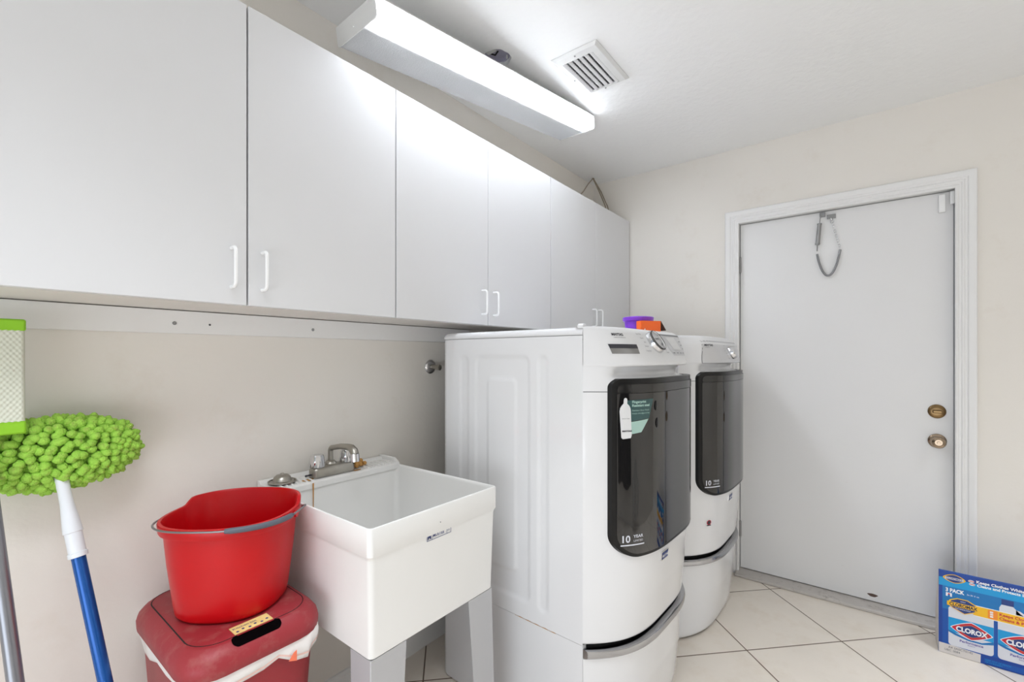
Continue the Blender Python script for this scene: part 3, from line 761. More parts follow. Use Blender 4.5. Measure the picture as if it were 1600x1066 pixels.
# deck with soap ledges at the wall
b = B()
prof = [(yd - .006, .835), (yd - .006, .852), (yd, .858), (YK - .02, .860), (YK - .012, .868), (YK, .868), (YK, .835)]
b.rings([[(x, y, z) for y, z in prof] for x in (SX0 + .001, SX1 - .001)])
for k in range(7): 
    for xa in (SX0 + .03, SX1 - .135):
        x = xa + .016 * k; b.tube([(x, yd + .002, .8585), (x + .004, yd + .04, .8600), (x + .004, yd + .066, .8600)], .0035, 8)
b.prism([(SX1 - .001, yd - .004, .856), (SX1 - .001, YK, .860), (SX1 - .001, YK, .874), (SX1 - .001, yd + .02, .872)], (-.012, 0, 0))
obj('sink_deck', b, M_tub, bs_, sm=35, bevel=.002)
# printed logo on the front
b = B(); yl = SY0 + .0036
T = lambda x, z: (x, yl, z)
for x0, x1, z0, z1 in ((.820, .910, .7835, .7848), (.820, .910, .7645, .7658), (.820, .8215, .7645, .7848), (.9085, .910, .7645, .7848), (.838, .8392, .7645, .7848), (.893, .8942, .7645, .7848)):
    b.poly([T(x0, z0), T(x1, z0), T(x1, z1), T(x0, z1)])
text_into(b, 'M', .017, lambda x, y: T(.8225 + x, .769 + y), bold=.0006); text_into(b, 'MUSTEE', .0125, lambda x, y: T(.8415 + x, .7705 + y), bold=.0002, sx=.95); text_into(b, 'co', .009, lambda x, y: T(.8958 + x, .772 + y))
obj('logo_print', b, M_navy, bs_, sm=0)
bolt = B(); bolt.cyl((.866, SY0 + .002, .806), (.866, SY0 - .0008, .806), .0016, n=10); obj('moulding_mark', bolt, M_ink, bs_)
# legs: folded sheet, flaring down
def leg(sx, sy):
    cx = SX0 + .012 if sx < 0 else SX1 - .012
    cy = SY0 + .012 if sy < 0 else YK - .02
    t = .0015
    def ring(z, k):
        w1 = .108 - .030 * k; w2 = .085 - .02 * k; fl = .030 * k
        ax, ay = cx + (-sx) * .0 + sx * fl * .3, cy + (sy) * fl * .3
        ix, iy = -sx, -sy
        o = [(ax + ix * w1, ay), (ax + ix * .002, ay), (ax, ay + iy * .002), (ax, ay + iy * w2)]
        i = [(ax + ix * t, ay + iy * w2), (ax + ix * (t + .001), ay + iy * (t + .001)), (ax + ix * w1, ay + iy * t)]
        # stiffening return on the long flange
        return [(x, y, z) for x, y in o[:4] + i]
    b = B(); b.rings([ring(.5285, 0), ring(.001, 1)])
    return b
for sx in (-1, 1):
    for sy in (-1, 1): obj('leg', leg(sx, sy), M_leg, sink, sm=20)
# rust
b = B(); b.poly([(.757 + .020 * math.cos(a) * (1 + .25 * math.sin(3 * a)), yd + .018 + .014 * math.sin(a), .8592) for a in [2 * PI * k / 20 for k in range(20)]]); obj('rust_stain', b, M_rust, bs_, sm=0); b = B()
b.poly([(.935 + .014 * math.cos(a) * (1 + .25 * math.sin(4 * a)), yd + .010 + .008 * math.sin(a), .8592) for a in [2 * PI * k / 20 for k in range(20)]])
obj('rust_stain', b, M_rust, bs_, sm=0); b = B()
b.grid(lambda u, v: (.762 + (v - .5) * (.005 - .0035 * u), yd - .0075 - .0000 - .012 * u * 0 - (.0 if u < .1 else 0), .853 - .13 * u), 10, 1)
obj('rust_stain', b, M_rust, bs_, sm=0)

# faucet
fz = .8605
fa = root('faucet', 'old chrome two-handle faucet on the back of the laundry sink', 'faucet', (.853, 1.45, fz))
b = B(); R = []
for i, z in ((0, fz), (0, fz + .022), (.003, fz + .030), (.008, fz + .033)):
    R.append(rr_pts(.775 + i, .930 - i, 1.428 + i, 1.474 - i, .016 - i * .5, z))
b.rings(R); obj('faucet_base', b, M_dull, fa, sm=40)
for x in (.797, .908):
    b = B(); n = 48; R = []
    for r_, h in ((.0245, .033), (.0250, .036), (.0215, .068), (.0195, .073), (.012, .0745)):
        R.append([(x + (r_ * (1 + (.045 if h < .07 and h > .034 else 0) * math.cos(8 * 2 * PI * k / n))) * math.cos(2 * PI * k / n), 1.451 + (r_ * (1 + (.045 if h < .07 and h > .034 else 0) * math.cos(8 * 2 * PI * k / n))) * math.sin(2 * PI * k / n), fz + h) for k in range(n)])
    b.rings(R); obj('knob_handle', b, M_chrome, fa, sm=50)
b = B(); b.lathe((.852, 1.462, fz + .030), (0, 0, 1), [(.021, 0), (.021, .006), (.015, .011), (.013, .014)])
pts = [(.852, 1.462, fz + .04), (.852, 1.462, fz + .075)]
for k in range(1, 7): a = PI / 2 * k / 6; pts.append((.852, 1.462 - .014 * (1 - math.cos(a)), fz + .075 + .014 * math.sin(a)))
pts += [(.852, 1.40, fz + .099), (.852, 1.35, fz + .1025), (.852, 1.335, fz + .101), (.852, 1.322, fz + .094), (.852, 1.316, fz + .082)]
b.tube(pts, [.0088] * 8 + [.0095, .011, .0125, .0135, .013], 16)
sp = obj('spout', b, M_dull, fa, sm=60)
b = B(); b.cyl((.852, 1.316, fz + .085), (.852, 1.314, fz + .060), .0135, .0145, 20); obj('aerator', b, M_chrome, sp)
b = B(); b.cyl((.757, 1.447, fz + .010), (.780, 1.449, fz + .010), .003, n=10); b.ball((.757, 1.447, fz + .010), .004, 2); obj('bolt', b, M_inkd, fa)

# strainer and sponge on the deck
r = root('sink_strainer', 'round wire rimmed drain strainer lying on the sink deck behind the bucket', 'strainer', (.690, 1.468, .8605))
b = B(); b.torus((.690, 1.468, .866), (0, 0, 1), .040, .0022, 36, 8); obj('strainer_rim', b, M_dull, r)
b = B(); b.lathe((.690, 1.468, .8642), (0, 0, 1), [(.038, 0), (.028, .004), (.024, .016), (.017, .022), (.006, .023), (.005, .027), (.001, .028)], n=28, caps=(False, True)); obj('strainer_cup', b, M_dull, r)
b = B()
for k in range(26):
    b.ball((.962 + random.gauss(0, .011), 1.462 + random.gauss(0, .008), .868 + abs(random.gauss(0, .006))), random.uniform(.006, .010), 2)
o = obj('sponge', b, M_brownsponge, base=(.962, 1.462, .8605)); tag(o, 'crumbled brown dried sponge on the sink deck beside the faucet', 'sponge')

# ------------------------------------------------------------------ lidded bin with its liner
BX0, BX1, BY0, BY1 = .312, .622, 1.070, 1.490
bin_ = root('trash_bin', 'maroon plastic kitchen bin with a dusty lid under the red bucket', 'trash bin', (.467, 1.29, 0))
b = B(); R = []
for i, z, rad in ((.052, .001, .05), (.048, .006, .05), (.014, .575, .062), (.012, .600, .065), (.016, .600, .062), (.05, .02, .045)):
    R.append(rr_pts(BX0 + i, BX1 - i, BY0 + i, BY1 - i, rad, z))
b.rings(R); obj('bin_body', b, M_redbin, bin_, sm=40)
b = B(); R = []; LZ = .641
for i, z, rad in ((.005, .582, .070), (.001, .585, .074), (0, .604, .075), (.003, .618, .075), (.012, .631, .072), (.024, LZ - .002, .062), (.028, LZ, .06)):
    R.append(rr_pts(BX0 + i, BX1 - i, BY0 + i, BY1 - i, rad, z))
b.rings(R); lid = obj('bin_lid', b, M_redlid, bin_, sm=50)
# inner flap set off by a groove
def loopline(b, i, rad, z, r_, fw=0):
    b.tube(rr_pts(BX0 + i, BX1 - i, BY0 + i + fw, BY1 - i, rad, z, 8), r_, 6, closed=True)
b = B(); loopline(b, .028, .060, LZ - .0012, .0018, .008); obj('flap_groove', b, M_dark, lid)
# finger slot at the front: flat patch, the hollow's dark put into its colour
b = B(); xs0, xs1 = .405, .510
def lidz(y):
    d = y - BY0
    t = [(0, .604), (.003, .618), (.012, .631), (.024, LZ - .002), (.028, LZ), (.2, LZ)]
    return interp(t, d)
def slot(u, v):
    h = .024; y = BY0 + .010 + h * v; q = .011; d = min(v, 1 - v) * h
    k = q - math.sqrt(max(0, q * q - max(0, q - d) ** 2))
    return (xs0 + k + u * (xs1 - xs0 - 2 * k), y, lidz(y) + .0010)
b.grid(slot, 4, 33)
fs = obj('finger_slot', b, M_slot, lid, sm=0)
b = B(); b.grid(lambda u, v: (xs0 + .014 + u * (xs1 - xs0 - .026), BY0 + .029 + .004 * v, lidz(BY0 + .029 + .004 * v) + .0024), 1, 2); obj('slot_lip', b, M_redlid, fs)
# yellow sticker
b = B(); b.box(.418, .500, BY0 + .039, BY0 + .074, LZ - .001, LZ + .0015); sk = obj('sticker', b, M_yelstk, lid, sm=0)
b = B(); text_into(b, 'Kitchen bin', .011, lambda x, y: (.421 + x, BY0 + .059 + y, LZ + .0019))
for k in range(6): b.ball((.426 + .013 * k, BY0 + .047 + .004 * (k % 2), LZ + .0016), .0035, 1, (1, 1, .15))
obj('sticker_print', b, M_navy, sk, sm=0)
# liner folded over the rim
bag = root('trash_bag', 'white plastic bag liner folded over the rim of the maroon bin', 'trash bag', (.467, 1.29, .5))
def bag_pts(dz, out, wav):
    p = rr_pts(BX0 + .010 - out, BX1 - .010 + out, BY0 + .010 - out, BY1 - .010 + out, .05, 0, 10)
    n = len(p); res = []
    for k, (x, y, z) in enumerate(p):
        zz = .588 - dz
        if wav:
            d = math.exp(-((x - .545) / .03) ** 2) * .014 if y < BY0 + .05 else 0
            s_ = .010 * math.sin(k * .9) + .008 * math.sin(k * 2.3 + 1)
            edge = .020 * sstep(.56, .62, x) if y < BY0 + .05 else 0
            zz += wav * (s_ - d * 1.4 + edge)
        res.append((x, y, zz))
    return res
def dens(p, m=3):
    r_ = []
    for k in range(len(p)):
        a, c = Vector(p[k]), Vector(p[(k + 1) % len(p)])
        q = m * (6 if (a - c).length > .1 else 1)
        for j in range(q): r_.append(a.lerp(c, j / q))
    return r_
R = []
base_loop = dens(bag_pts(0, 0, 0), 1)
def bag_ring(t):
    out = []
    for k, p in enumerate(base_loop):
        c = Vector((.467, 1.295, 0)); d = Vector((p.x - c.x, p.y - c.y, 0)).normalized()
        fr = p.y < BY0 + .06
        bell = math.exp(-((p.x - .548) / .028) ** 2) if fr else 0
        w_ = .006 * math.sin(p.x * 70 + 1) + .008 * math.sin(p.y * 52) + .006 * math.sin((p.x + p.y) * 31)
        depth = .045 + w_ + .014 * bell - (.018 * sstep(.57, .62, p.x) if fr else 0)
        bul = .004 * math.sin(t * PI) + .003 * math.sin(k * 1.3 + t * 3) * t + .008 * bell * t
        q = p + d * bul; q.z = .592 - depth * t
        out.append(tuple(q))
    return out
b = B(); b.rings([bag_ring(t / 8) for t in range(9)], caps=(False, False)); bo = obj('bag_film', b, M_bag, bag, sm=60)
md = bo.modifiers.new('solidify', 'SOLIDIFY'); md.thickness = .0012; md.offset = 1
b = B()
fl = [p for p in zip(bag_ring(.78), bag_ring(.78)) ]
ring = [Vector(a) for a, _ in fl]
c = Vector((.467, 1.295, 0))
sel = [p + (Vector((p.x - c.x, p.y - c.y, 0)).normalized() * .0012) for p in ring if p.y < BY0 + .03 and p.x > .34]
sel.sort(key=lambda p: p.x)
b.rings([[p + Vector((0, -.0004, -.0030)) for p in sel], [p + Vector((0, -.0008, .0016)) for p in sel]], close=False); obj('drawstring', b, M_tiepale, bag, sm=0); b = B()
px = min(sel, key=lambda p: abs(p.x - .548))
b.poly([px + Vector((-.016, -.003, -.004)), px + Vector((.002, -.006, -.010)), px + Vector((.002, -.006, .016)), px + Vector((-.004, -.004, .012))])
obj('drawstring_tab', b, M_tie, bag, sm=0)

# ------------------------------------------------------------------ red bucket
bk = root('bucket', 'bright red plastic mop bucket standing on the maroon bin lid', 'bucket', (.470, 1.276, LZ))
ca, sa = math.cos(math.radians(-50)), math.sin(math.radians(-50))
BC = (.476, 1.270)
def sup(a, r_, n=2.4):
    c, s = math.cos(a), math.sin(a); k = (abs(c) ** n + abs(s) ** n) ** (-1 / n)
    x, y = r_ * k * c, r_ * k * s * .95
    return (BC[0] + x * ca - y * sa, BC[1] + x * sa + y * ca)
NB = 96
def rimz(a):          # the back half stands a little higher, with a shoulder at either side
    return .017 * sstep(.22, .42, math.sin(a))
BH = .236
def ring(r_, h, k=0, n=2.4): return [(*sup(2 * PI * i / NB, r_, n), LZ + h + k * rimz(2 * PI * i / NB)) for i in range(NB)]
R = [ring(.100, .0025), ring(.112, .003), ring(.118, .010), ring(.121, .03), ring(.133, .13), ring(.139, .200), ring(.140, .206), ring(.1475, .207, .3), ring(.149, .210, .4), ring(.1505, .228, 1), ring(.149, .232, 1), ring(.143, .2325, 1), ring(.139, .226, 1), ring(.130, .13), ring(.117, .03), ring(.112, .012), ring(.100, .009)]
b = B(); b.rings(R); body = obj('bucket_body', b, M_red, bk, sm=50)
# ears for the bail
ears = []
for a in (0.05, PI - .05):
    x, y = sup(a, .1505); b = B(); d = Vector((x - BC[0], y - BC[1], 0)).normalized()
    b.cyl(Vector((x, y, LZ + .218)) - d * .004, Vector((x, y, LZ + .218)) + d * .005, .009, n=16); obj('bail_ear', b, M_red, body); ears.append((Vector((x, y, LZ + .218)) + d * .002, d))
# bail lying over the front rim
pts = []
e_r, e_l = ears[0][0], ears[1][0]
for k in range(41):
    t = k / 40; a = PI + .05 + (PI - .1) * t      # sweep round the front (local -y)
    x, y = sup(a, .1535 + .007 * math.sin(PI * t)); 
    z = LZ + .222 + .010 * math.sin(PI * t)
    pts.append(Vector((x, y, z)))
pts[0] = e_l; pts[-1] = e_r
b = B(); b.tube(pts, .0023, 10); bl = obj('bail', b, M_wire, bk, sm=60)
b = B(); g = pts[25:40]; b.tube(g, [.0052] + [.0066] * (len(g) - 2) + [.0052], 14); obj('bail_grip', b, M_grip, bl, sm=50)
b = B(); lp = []
for k in range(14):
    t = k / 13; a = -.06 + .42 * t; x, y = sup(a, .154 + .014 * math.sin(PI * t)); lp.append((x, y, LZ + .222 + .010 * math.sin(PI * t)))
b.tube(lp, .0026, 8); obj('bail_loop', b, M_wire, bl)

# ------------------------------------------------------------------ chenille mop
MP = [Vector((.1836, 1.440, .9824)), Vector((.304, 1.171, 0))]
md_ = (MP[1] - MP[0]).normalized()
mop = root('mop', 'green chenille mop head up against the wall, on a blue pole', 'mop', (.304, 1.171, 0))
b = B(); Lm = (MP[1] - MP[0]).length
q = lambda k: MP[0] + (MP[1] - MP[0]) * k
b.lathe(MP[0] - md_ * .03, md_, [(.012, 0), (.013, .03), (.0115, .055), (.012, .085), (.0165, .135), (.0175, .150), (.0155, .152), (.0155, .195), (.0175, .197), (.0175, .206), (.013, .2065)], n=24)
obj('socket', b, M_socket, mop, sm=40)
b = B(); b.lathe(MP[0] - md_ * .03, md_, [(.0128, .2066), (.0128, Lm + .005), (.010, Lm + .022)], n=24); obj('pole', b, M_blue, mop)
hc = Vector((.180, 1.466, 1.042))
ax = Vector((1, -.03, .03)).normalized(); ay = Vector((.0, 1, -.1)).normalized(); az = ax.cross(ay).normalized()
b = B(); n = 430; ga = PI * (3 - math.sqrt(5))
for i in range(n):
    y = 1 - 2 * (i + .5) / n; rr = math.sqrt(1 - y * y); th = i * ga
    dx, dz, dy = rr * math.cos(th), rr * math.sin(th), y
    if dy > .55: continue
    p = hc + ax * (dx * .132) + ay * (dy * .028) + az * (dz * .066)
    nrm = (ax * dx / .138 + ay * dy / .045 + az * dz / .068).normalized()
    dirv = (nrm + Vector((random.gauss(0, .25), random.gauss(0, .15), random.gauss(0, .25))) + Vector((0, 0, -.12))).normalized()
    if p.y + dirv.y * .03 > YL - .012: dirv.y = -abs(dirv.y) * .2; dirv.normalize()
    ln = random.uniform(.015, .022)
    rot = dirv.to_track_quat('Z', 'Y').to_matrix()
    b.ball(p + dirv * ln * .5, 1, 2, (.0102 * random.uniform(.85, 1.15), .0098, ln * .85), rot)
for v in b.bm.verts:
    k = noise.noise(v.co * 160) * .0022 + noise.noise(v.co * 420) * .0010
    v.co += (v.co - hc).normalized() * k
    v.co.y = min(v.co.y, YL - .002)
b.ball(hc, 1, 3, (.130, .028, .062), Matrix((ax, ay, az)).transposed())
obj('chenille_head', b, M_green, mop, sm=80, recalc=False)

# ------------------------------------------------------------------ flat mop at the left edge
fm = root('flat_mop', 'white and lime flat mop upside down at the left edge, on a grey pole', 'mop', (.152, 1.178, 0))
p0 = Vector((.056, 1.455, 1.218)); p1 = Vector((.152, 1.178, 0)); dd = (p1 - p0).normalized()
b = B()
def padf(x0, x1, z0, z1, y0, y1): return [(x, y, z) for x in (x0, x1) for y in (y0, y1) for z in (z0, z1)]
X0, X1, Z0, Z1 = -.014, .125, 1.118, 1.324
def yat(z): return 1.428 - (1.338 - z) * .03
def pad(u, v):
    x = X0 + u * (X1 - X0); z = Z0 + v * (Z1 - Z0); e = min(u, 1 - u) * (X1 - X0)
    d = .0014 * (math.sin(x * 2 * PI / .009) * math.sin(z * 2 * PI / .012)) if .006 < e else 0
    k = max(0, 1 - e / .007)
    return (x, yat(z) - .011 - d + .009 * (1 - math.sqrt(max(0, 1 - k * k))), z)
b.grid(pad, 90, 110)
b.grid(lambda u, v: (X0 + u * (X1 - X0), yat(Z0 + v * (Z1 - Z0)) + .004, Z0 + v * (Z1 - Z0)), 1, 1)
for xx in (X0, X1): b.grid(lambda u, v: (xx, yat(Z0 + v * (Z1 - Z0)) + .004 - u * .0065, Z0 + v * (Z1 - Z0)), 1, 1)
pd = obj('mop_pad', b, M_pad, fm, sm=60)
for z0, z1 in ((1.099, 1.126), (1.317, 1.342)):
    b = B(); b.box(X0 - .001, X1 + .001, yat(z0) - .013, yat(z0) + .005, z0, z1); obj('end_pocket', b, M_lime, fm, bevel=.004)
b = B(); b.box(.02, .10, yat(1.2) + .003, yat(1.2) + .013, 1.14, 1.30); obj('mop_plate', b, M_socket, fm, bevel=.002)
pa = p0 + dd * .14
b = B(); b.cyl(Vector((.062, yat(1.2) - .010, 1.21)) , pa, .010, .012, 18); obj('pivot', b, M_socket, fm)
b = B(); b.cyl(pa, p1, .0125, .0125, 20); obj('pole', b, M_pole, fm)

# ------------------------------------------------------------------ water valve stub on the wall
r = root('pipe_stub', 'chrome pipe escutcheon on the wall behind the washing machine', 'pipe fitting', (1.367, YL, 1.217))
b = B(); b.lathe((1.367, YL - .0005, 1.217), (0, -1, 0), [(.031, 0), (.031, .003), (.024, .010), (.013, .013)], n=32); obj('escutcheon', b, M_chrome, r)
b = B(); b.cyl((1.367, YL - .012, 1.217), (1.372, YL - .05, 1.214), .010, n=20); b.lathe((1.372, YL - .045, 1.214), (.1, -1, -.05), [(.013, 0), (.013, .012), (.010, .014)], n=6); obj('pipe', b, M_dull, r)

# ------------------------------------------------------------------ door chain, sensors
r = root('door_chain', 'door stop chain and spring hanging from the top of the white door', 'door chain', (2.92, .175, 2.03))
xc = XD + .026
b = B(); b.box(xc + .000, xc + .013, .175, .20, 2.008, 2.030); b.tube([(xc, .196, 2.018), (xc - .006, .196, 2.010), (xc - .004, .196, 1.998)], .003); obj('top_bracket', b, M_steel, r, bevel=.001)
b = B(); b.cyl((xc - .004, .200, 1.968), (xc - .002, .208, 1.868), .0095, n=20); b.cyl((xc - .004, .2, 1.972), (xc - .004, .2, 1.966), .011, n=16); b.cyl((xc - .002, .2085, 1.868), (xc - .002, .209, 1.861), .011, n=16)
b.cyl((xc - .004, .197, 2.0), (xc - .004, .200, 1.966), .0025, n=8); b.cyl((xc - .002, .209, 1.862), (xc, .211, 1.826), .0028, n=8); obj('spring_housing', b, M_steel, r, sm=50)
b = B(); N = 24; sl = []
for k in range(N + 1):
    t = k / N; y = .2105 + (.110 - .2105) * t; z = 1.820 - .130 * (1 - (2 * t - .98) ** 2) ** .8 if abs(2 * t - .98) < 1 else 1.820
    sl.append((xc - .002, y, z))
b.tube(sl, .0055, 12); obj('vinyl_sleeve', b, M_wire, r, sm=60)
ch0, ch1 = Vector((xc - .002, .110, 1.822)), Vector((xc + .004, .150, 1.995))
for k in range(13):
    t = (k + .5) / 13; p = ch0.lerp(ch1, t); d = (ch1 - ch0).normalized()
    b = B(); nrm = Vector((1, 0, 0)) if k % 2 else d.cross(Vector((1, 0, 0))).normalized()
    side = nrm.cross(d).normalized()
    big = 1.5 if k >= 11 else 1
    b.tube([p + d * (.0088 * math.cos(2 * PI * j / 16)) * 1 + side * (.0048 * big * math.sin(2 * PI * j / 16)) for j in range(16)], .0013 * big, 6, closed=True)
    obj('chain_link', b, M_chrome, r, sm=60)
b = B(); b.box(xc + .003, xc + .013, .130, .168, 1.992, 2.014); obj('door_bracket', b, M_steel, r, bevel=.001)
b = B(); b.box(XD + .022, XD + .040, -.290, -.266, 1.940, 2.024); o = obj('door_sensor', b, M_plastic_white, bevel=.003, base=(XD + .04, -.278, 1.98)); tag(o, 'white magnet block of the alarm contact stuck on the door corner', 'sensor')
b = B(); b.box(XD + .016, XD + .034, DY0 + .0005, DY0 + .018, 1.972, 2.032); o = obj('door_sensor', b, M_plastic_white, bevel=.003, base=(XD + .03, DY0, 2.0)); tag(o, 'white alarm contact on the door frame beside the smaller block', 'sensor')

# ------------------------------------------------------------------ carton of bleach bottles
KX, KY = 2.66, -.2417
box = root('bleach_box', 'blue three-pack bleach carton on the floor by the door frame', 'box', (KX + .06, KY - .22, 0))
BW, BHt = .452, .351
b = B(); b.prism([(KX, KY, .001), (KX + .115, KY, .001), (KX + .105, KY, .14), (KX + .008, KY, BHt), (KX, KY, BHt)], (0, -BW, 0)); obj('carton', b, M_bluebox, box, sm=0, bevel=.0015)
b = B(); b.prism([(KX + .001, KY, .002), (KX + .114, KY, .002), (KX + .104, KY, .14), (KX + .007, KY, BHt - .001), (KX + .001, KY, BHt - .001)], (0, .0006, 0)); obj('side_print', b, M_card, box, sm=0)
LY = [0]
def T2(a, z, l): return (KX - .0003 * l, KY - a, z)
def art(name, polys, m, l, parent=None):
    b = B()
    for p in polys: b.rings([[T2(a, z, l) for a, z in p], [(KX + .0002, KY - a, z) for a, z in p]])
    return obj(name, b, m, parent or box, sm=0)
def rect(a0, a1, z0, z1): return [(a0, z0), (a1, z0), (a1, z1), (a0, z1)]
art('print_band', [rect(.0008, BW - .001, .287, .322)], M_cyan, 1); art('print_top', [rect(.0008, BW - .001, .322, .350)], M_bluedeep, 1)
art('print_field', [rect(.012, BW - .001, .19, .287)], M_sky, 1); art('print_edge', [rect(.0008, .012, .042, .287)], M_bluedeep, 1); art('print_foot', [rect(.126, BW - .001, .0015, .041)], M_bluedeep, 1)
art('foot_panel', [rect(.137, BW - .02, .007, .027)], M_bluebox, 2)
# pictured bottles
def rrp(a0, a1, z0, z1, r_):
    out = []
    for cx, cz, q in ((a1 - r_, z1 - r_, 0), (a0 + r_, z1 - r_, PI / 2), (a0 + r_, z0 + r_, PI), (a1 - r_, z0 + r_, 1.5 * PI)):
        for k in range(6): t = q + PI / 2 * k / 5; out.append((cx + r_ * math.cos(t), cz + r_ * math.sin(t)))
    return out
for i, a in enumerate((.0305, .1755, .3205)):
    wd = .1335 if i < 2 else .130
    bt = art('pictured_bottle', [rrp(a, a + wd, .041, .206 if i == 0 else .225, .012)], M_offw, 2)
    if i:
        art('bottle_neck', [[(a + .004, .20), (a + .004, .248), (a + .010, .262), (a + .042, .262), (a + .062, .240), (a + .085, .225), (a + .085, .205), (a + .062, .214), (a + .046, .222), (a + .046, .20)], [(a + .05, .20), (a + .09, .20), (a + .118, .218), (a + .11, .232), (a + .08, .236), (a + .062, .250), (a + .05, .252)]], M_offw, 2, None)
        art('bottle_cap', [rect(a + .010, a + .044, .262, .284)], M_navy, 3)
    lb = art('bottle_label', [rect(a + .0002, a + wd - .0002, .098, .159)], M_cyan, 3)
    art('label_sweep', [[(a + .0002, .097), (a + .02, .088), (a + .06, .078), (a + .10, .078), (a + wd - .0002, .088), (a + wd - .0002, .100), (a + .1, .084), (a + .06, .084), (a + .02, .098), (a + .0002, .104)]], M_sky, 4)
    c0 = a + wd / 2 + .002
    def dia(w_, h_, r_=.3):
        out = []
        for k in range(48):
            t = 2 * PI * k / 48; c, s = math.cos(t), math.sin(t); n_ = 1.18
            kk = (abs(c) ** n_ + abs(s) ** n_) ** (-1 / n_); out.append((c0 + w_ * kk * c, .120 + h_ * kk * s))
        return out
    art('emblem_border', [dia(.063, .037)], M_white, 5); art('emblem_red', [dia(.0595, .034)], M_printred, 6); art('emblem_orange', [dia(.048, .0255)], M_printorange, 7); art('emblem_blue', [dia(.046, .024)], M_navy, 8)
    b = B(); text_into(b, 'CLOROX', .0275, lambda x, y: T2(c0 + x * .80, .1105 + y, 9), align='CENTER', bold=.0012); obj('emblem_lettering', b, M_white, box, sm=0)
    b = B(); text_into(b, 'Performance', .0135, lambda x, y: T2(c0 + x, .0655 + y, 4), align='CENTER', bold=.0003); text_into(b, 'BLEACH', .006, lambda x, y: T2(c0 + x, .057 + y, 4), align='CENTER'); obj('bottle_lettering', b, M_lilac, box, sm=0)
# ribbon
art('ribbon_edge', [rect(.105, BW - .001, .1895, .2335)], M_white, 4); art('ribbon', [rect(.105, BW - .001, .192, .231)], M_yellow, 5); art('ribbon_patch', [rrp(.147, .175, .194, .229, .004)], M_printorange, 6)
b = B()
for k, z in enumerate((.221, .212, .203)):
    text_into(b, '=', .016, lambda x, y: T2(.153 + x, z - .006 + y, 7), bold=.0008)
obj('ribbon_mark', b, M_white, box, sm=0)
b = B(); text_into(b, 'Keeps Clothes Whiter Longer', .0155, lambda x, y: T2(.179 + x, .215 + y, 7), bold=.0004); text_into(b, 'Cleans & Protects Surfaces', .0155, lambda x, y: T2(.179 + x, .199 + y, 7), bold=.0004); obj('ribbon_lettering', b, M_printred, box, sm=0)
def shield(cx, cz, w_, h_):
    return [(cx - w_, cz), (cx - w_ * .8, cz + h_ * .62), (cx - w_ * .35, cz + h_), (cx + w_ * .3, cz + h_), (cx + w_ * .8, cz + h_ * .55), (cx + w_, cz), (cx + w_ * .75, cz - h_ * .45), (cx + w_ * .12, cz - h_), (cx - w_ * .7, cz - h_ * .4)]
art('seal_edge', [shield(.074, .215, .0490, .0305)], M_yellow, 7); art('seal', [shield(.074, .215, .0435, .0275)], M_navy, 8)
art('seal_band', [rect(.026, .118, .209, .2265)], M_yellow, 9)
b = B(); text_into(b, 'CLOROMAX', .0185, lambda x, y: T2(.0745 + x * .80, .2115 + y, 10), align='CENTER', bold=.0007); obj('seal_lettering', b, M_inkd, box, sm=0)
b = B(); text_into(b, 'WITH', .006, lambda x, y: T2(.074 + x, .2325 + y, 10), align='CENTER'); text_into(b, 'TECHNOLOGY', .007, lambda x, y: T2(.074 + x, .2005 + y, 10), align='CENTER'); obj('seal_small_lettering', b, M_white, box, sm=0)
def oval(cx, cz, w_, h_, n_=1.5):
    out = []
    for k in range(40):
        t = 2 * PI * k / 40; c, s = math.cos(t), math.sin(t); kk = (abs(c) ** n_ + abs(s) ** n_) ** (-1 / n_); out.append((cx + w_ * kk * c, cz + h_ * kk * s))
    return out
art('oval_seal_edge', [oval(.048, .3235, .035, .018)], M_yellow, 3); art('oval_seal', [oval(.048, .3235, .0295, .0155)], M_navy, 4); art('oval_seal_band', [rect(.020, .076, .3185, .3275)], M_offw, 5)
b = B(); text_into(b, 'CLOROMAX', .009, lambda x, y: T2(.048 + x, .320 + y, 6), align='CENTER', bold=.0002); obj('oval_lettering', b, M_navy, box, sm=0)
art('print_dot', [oval(.099, .3285, .009, .0052, 2), oval(.1015, .3165, .009, .0052, 2)], M_tag, 3)
art('print_stripe', [rect(.092, .107, .3275, .3300), rect(.0945, .1095, .3155, .318)], M_printred, 4)
b = B(); text_into(b, 'Keeps Clothes Whiter Longer', .0155, lambda x, y: T2(.1135 + x, .326 + y, 3), bold=.0005); text_into(b, 'Cleans and Protects Surfaces', .0150, lambda x, y: T2(.116 + x, .312 + y, 3), bold=.0005); obj('top_lettering', b, M_white, box, sm=0)
b = B(); text_into(b, '3 PACK', .0215, lambda x, y: T2(.0215 + x * .78, .2655 + y, 3), bold=.0009); text_into(b, '3x 81 fl oz', .0085, lambda x, y: T2(.086 + x, .2665 + y, 3))
for a0, a1, z0, z1 in ((.0225, .041, .2535, .2605), (.0225, .0285, .2455, .2535), (.0355, .041, .2455, .2535)): b.poly([T2(p, q_, 3) for p, q_ in rect(a0, a1, z0, z1)])
obj('pack_lettering', b, M_white, box, sm=0)
art('bottle_mark', [oval(.032, .2555, .003, .003, 2)], M_printred, 4)
art('bar_label', [[(.0008, .0015), (.126, .0015), (.127, .036), (.0305, .0415), (.0008, .0425)]], M_card, 4)
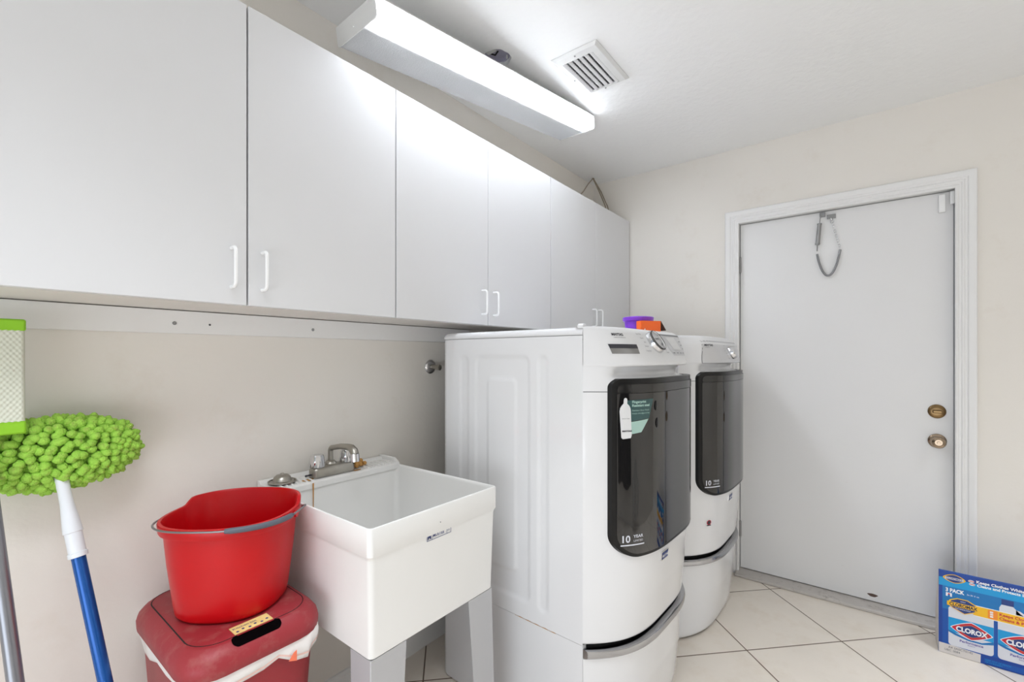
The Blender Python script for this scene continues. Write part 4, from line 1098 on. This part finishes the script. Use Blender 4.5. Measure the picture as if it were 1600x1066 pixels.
b = B(); text_into(b, 'A4 3A0CT0145', .0125, lambda x, y: T2(.030 + x * .92, .027 + y, 5), bold=.0001); text_into(b, 'UBC  0084', .0115, lambda x, y: T2(.018 + x * .92, .014 + y, 5), bold=.0001); obj('code_lettering', b, M_ink, box, sm=0)
b = B(); text_into(b, 'KEEP OUT OF REACH', .0075, lambda x, y: T2(.140 + x, .0185 + y, 3)); text_into(b, 'OF CHILDREN', .0075, lambda x, y: T2(.140 + x, .010 + y, 3)); obj('foot_lettering', b, M_cyan, box, sm=0)

# ------------------------------------------------------------------ clothes on the opposite wall (they show in the washer door)
M_dcloth = mat('dark_cloth', (34, 34, 38), .9, var=.2, vs=12, bump=.3, bs=200)
M_wcloth = mat('white_cloth', (214, 212, 208), .9, var=.05, bump=.3, bs=200)
def drape(name, x0, x1, z0, z1, m, label, seed):
    r = root(name, label, 'clothing', ((x0 + x1) / 2, YR, z1))
    rnd = random.Random(seed); ph = [rnd.uniform(0, 6.28) for _ in range(4)]
    cx, wd = (x0 + x1) / 2, (x1 - x0) / 2
    def f(side):
        def g(u, v):
            a = 2 * u - 1; k = 1 - .62 * (1 - sstep(0, .5, 1 - v)) ** 1.3
            x = cx + a * wd * k + .015 * math.sin(7 * (1 - v) + ph[0]); z = z0 + (z1 - z0) * v - .03 * a * a * (v > .0) * v + .02 * math.sin(5 * a + ph[1]) * (1 - v)
            y = YR + .055 + .03 * math.cos(a * PI / 2) + .018 * math.sin(9 * a + ph[2] + 2 * v) * (1 - v * .7) + .008 * math.sin(21 * a + ph[3])
            e = (1 - abs(a) ** 6)
            return (x, y + side * .014 * e, z)
        return g
    b = B(); b.grid(f(1), 50, 40); b.grid(f(-1), 50, 40)
    obj('cloth', b, m, r, sm=80)
    b = B(); b.tube([(cx, YR + .002, z1 - .03), (cx, YR + .05, z1 - .035), (cx, YR + .085, z1 - .02), (cx, YR + .09, z1 + .01)], .006); obj('wall_hook', b, M_steel, r)
drape('hanging_jacket', .36, 1.12, .30, 1.18, M_dcloth, 'dark jacket hanging on the opposite wall, seen as a reflection in the washer door', 3)
drape('hanging_towel', 1.22, 1.62, .10, .52, M_wcloth, 'white towel hanging low on the opposite wall, seen as a reflection in the washer door', 5)
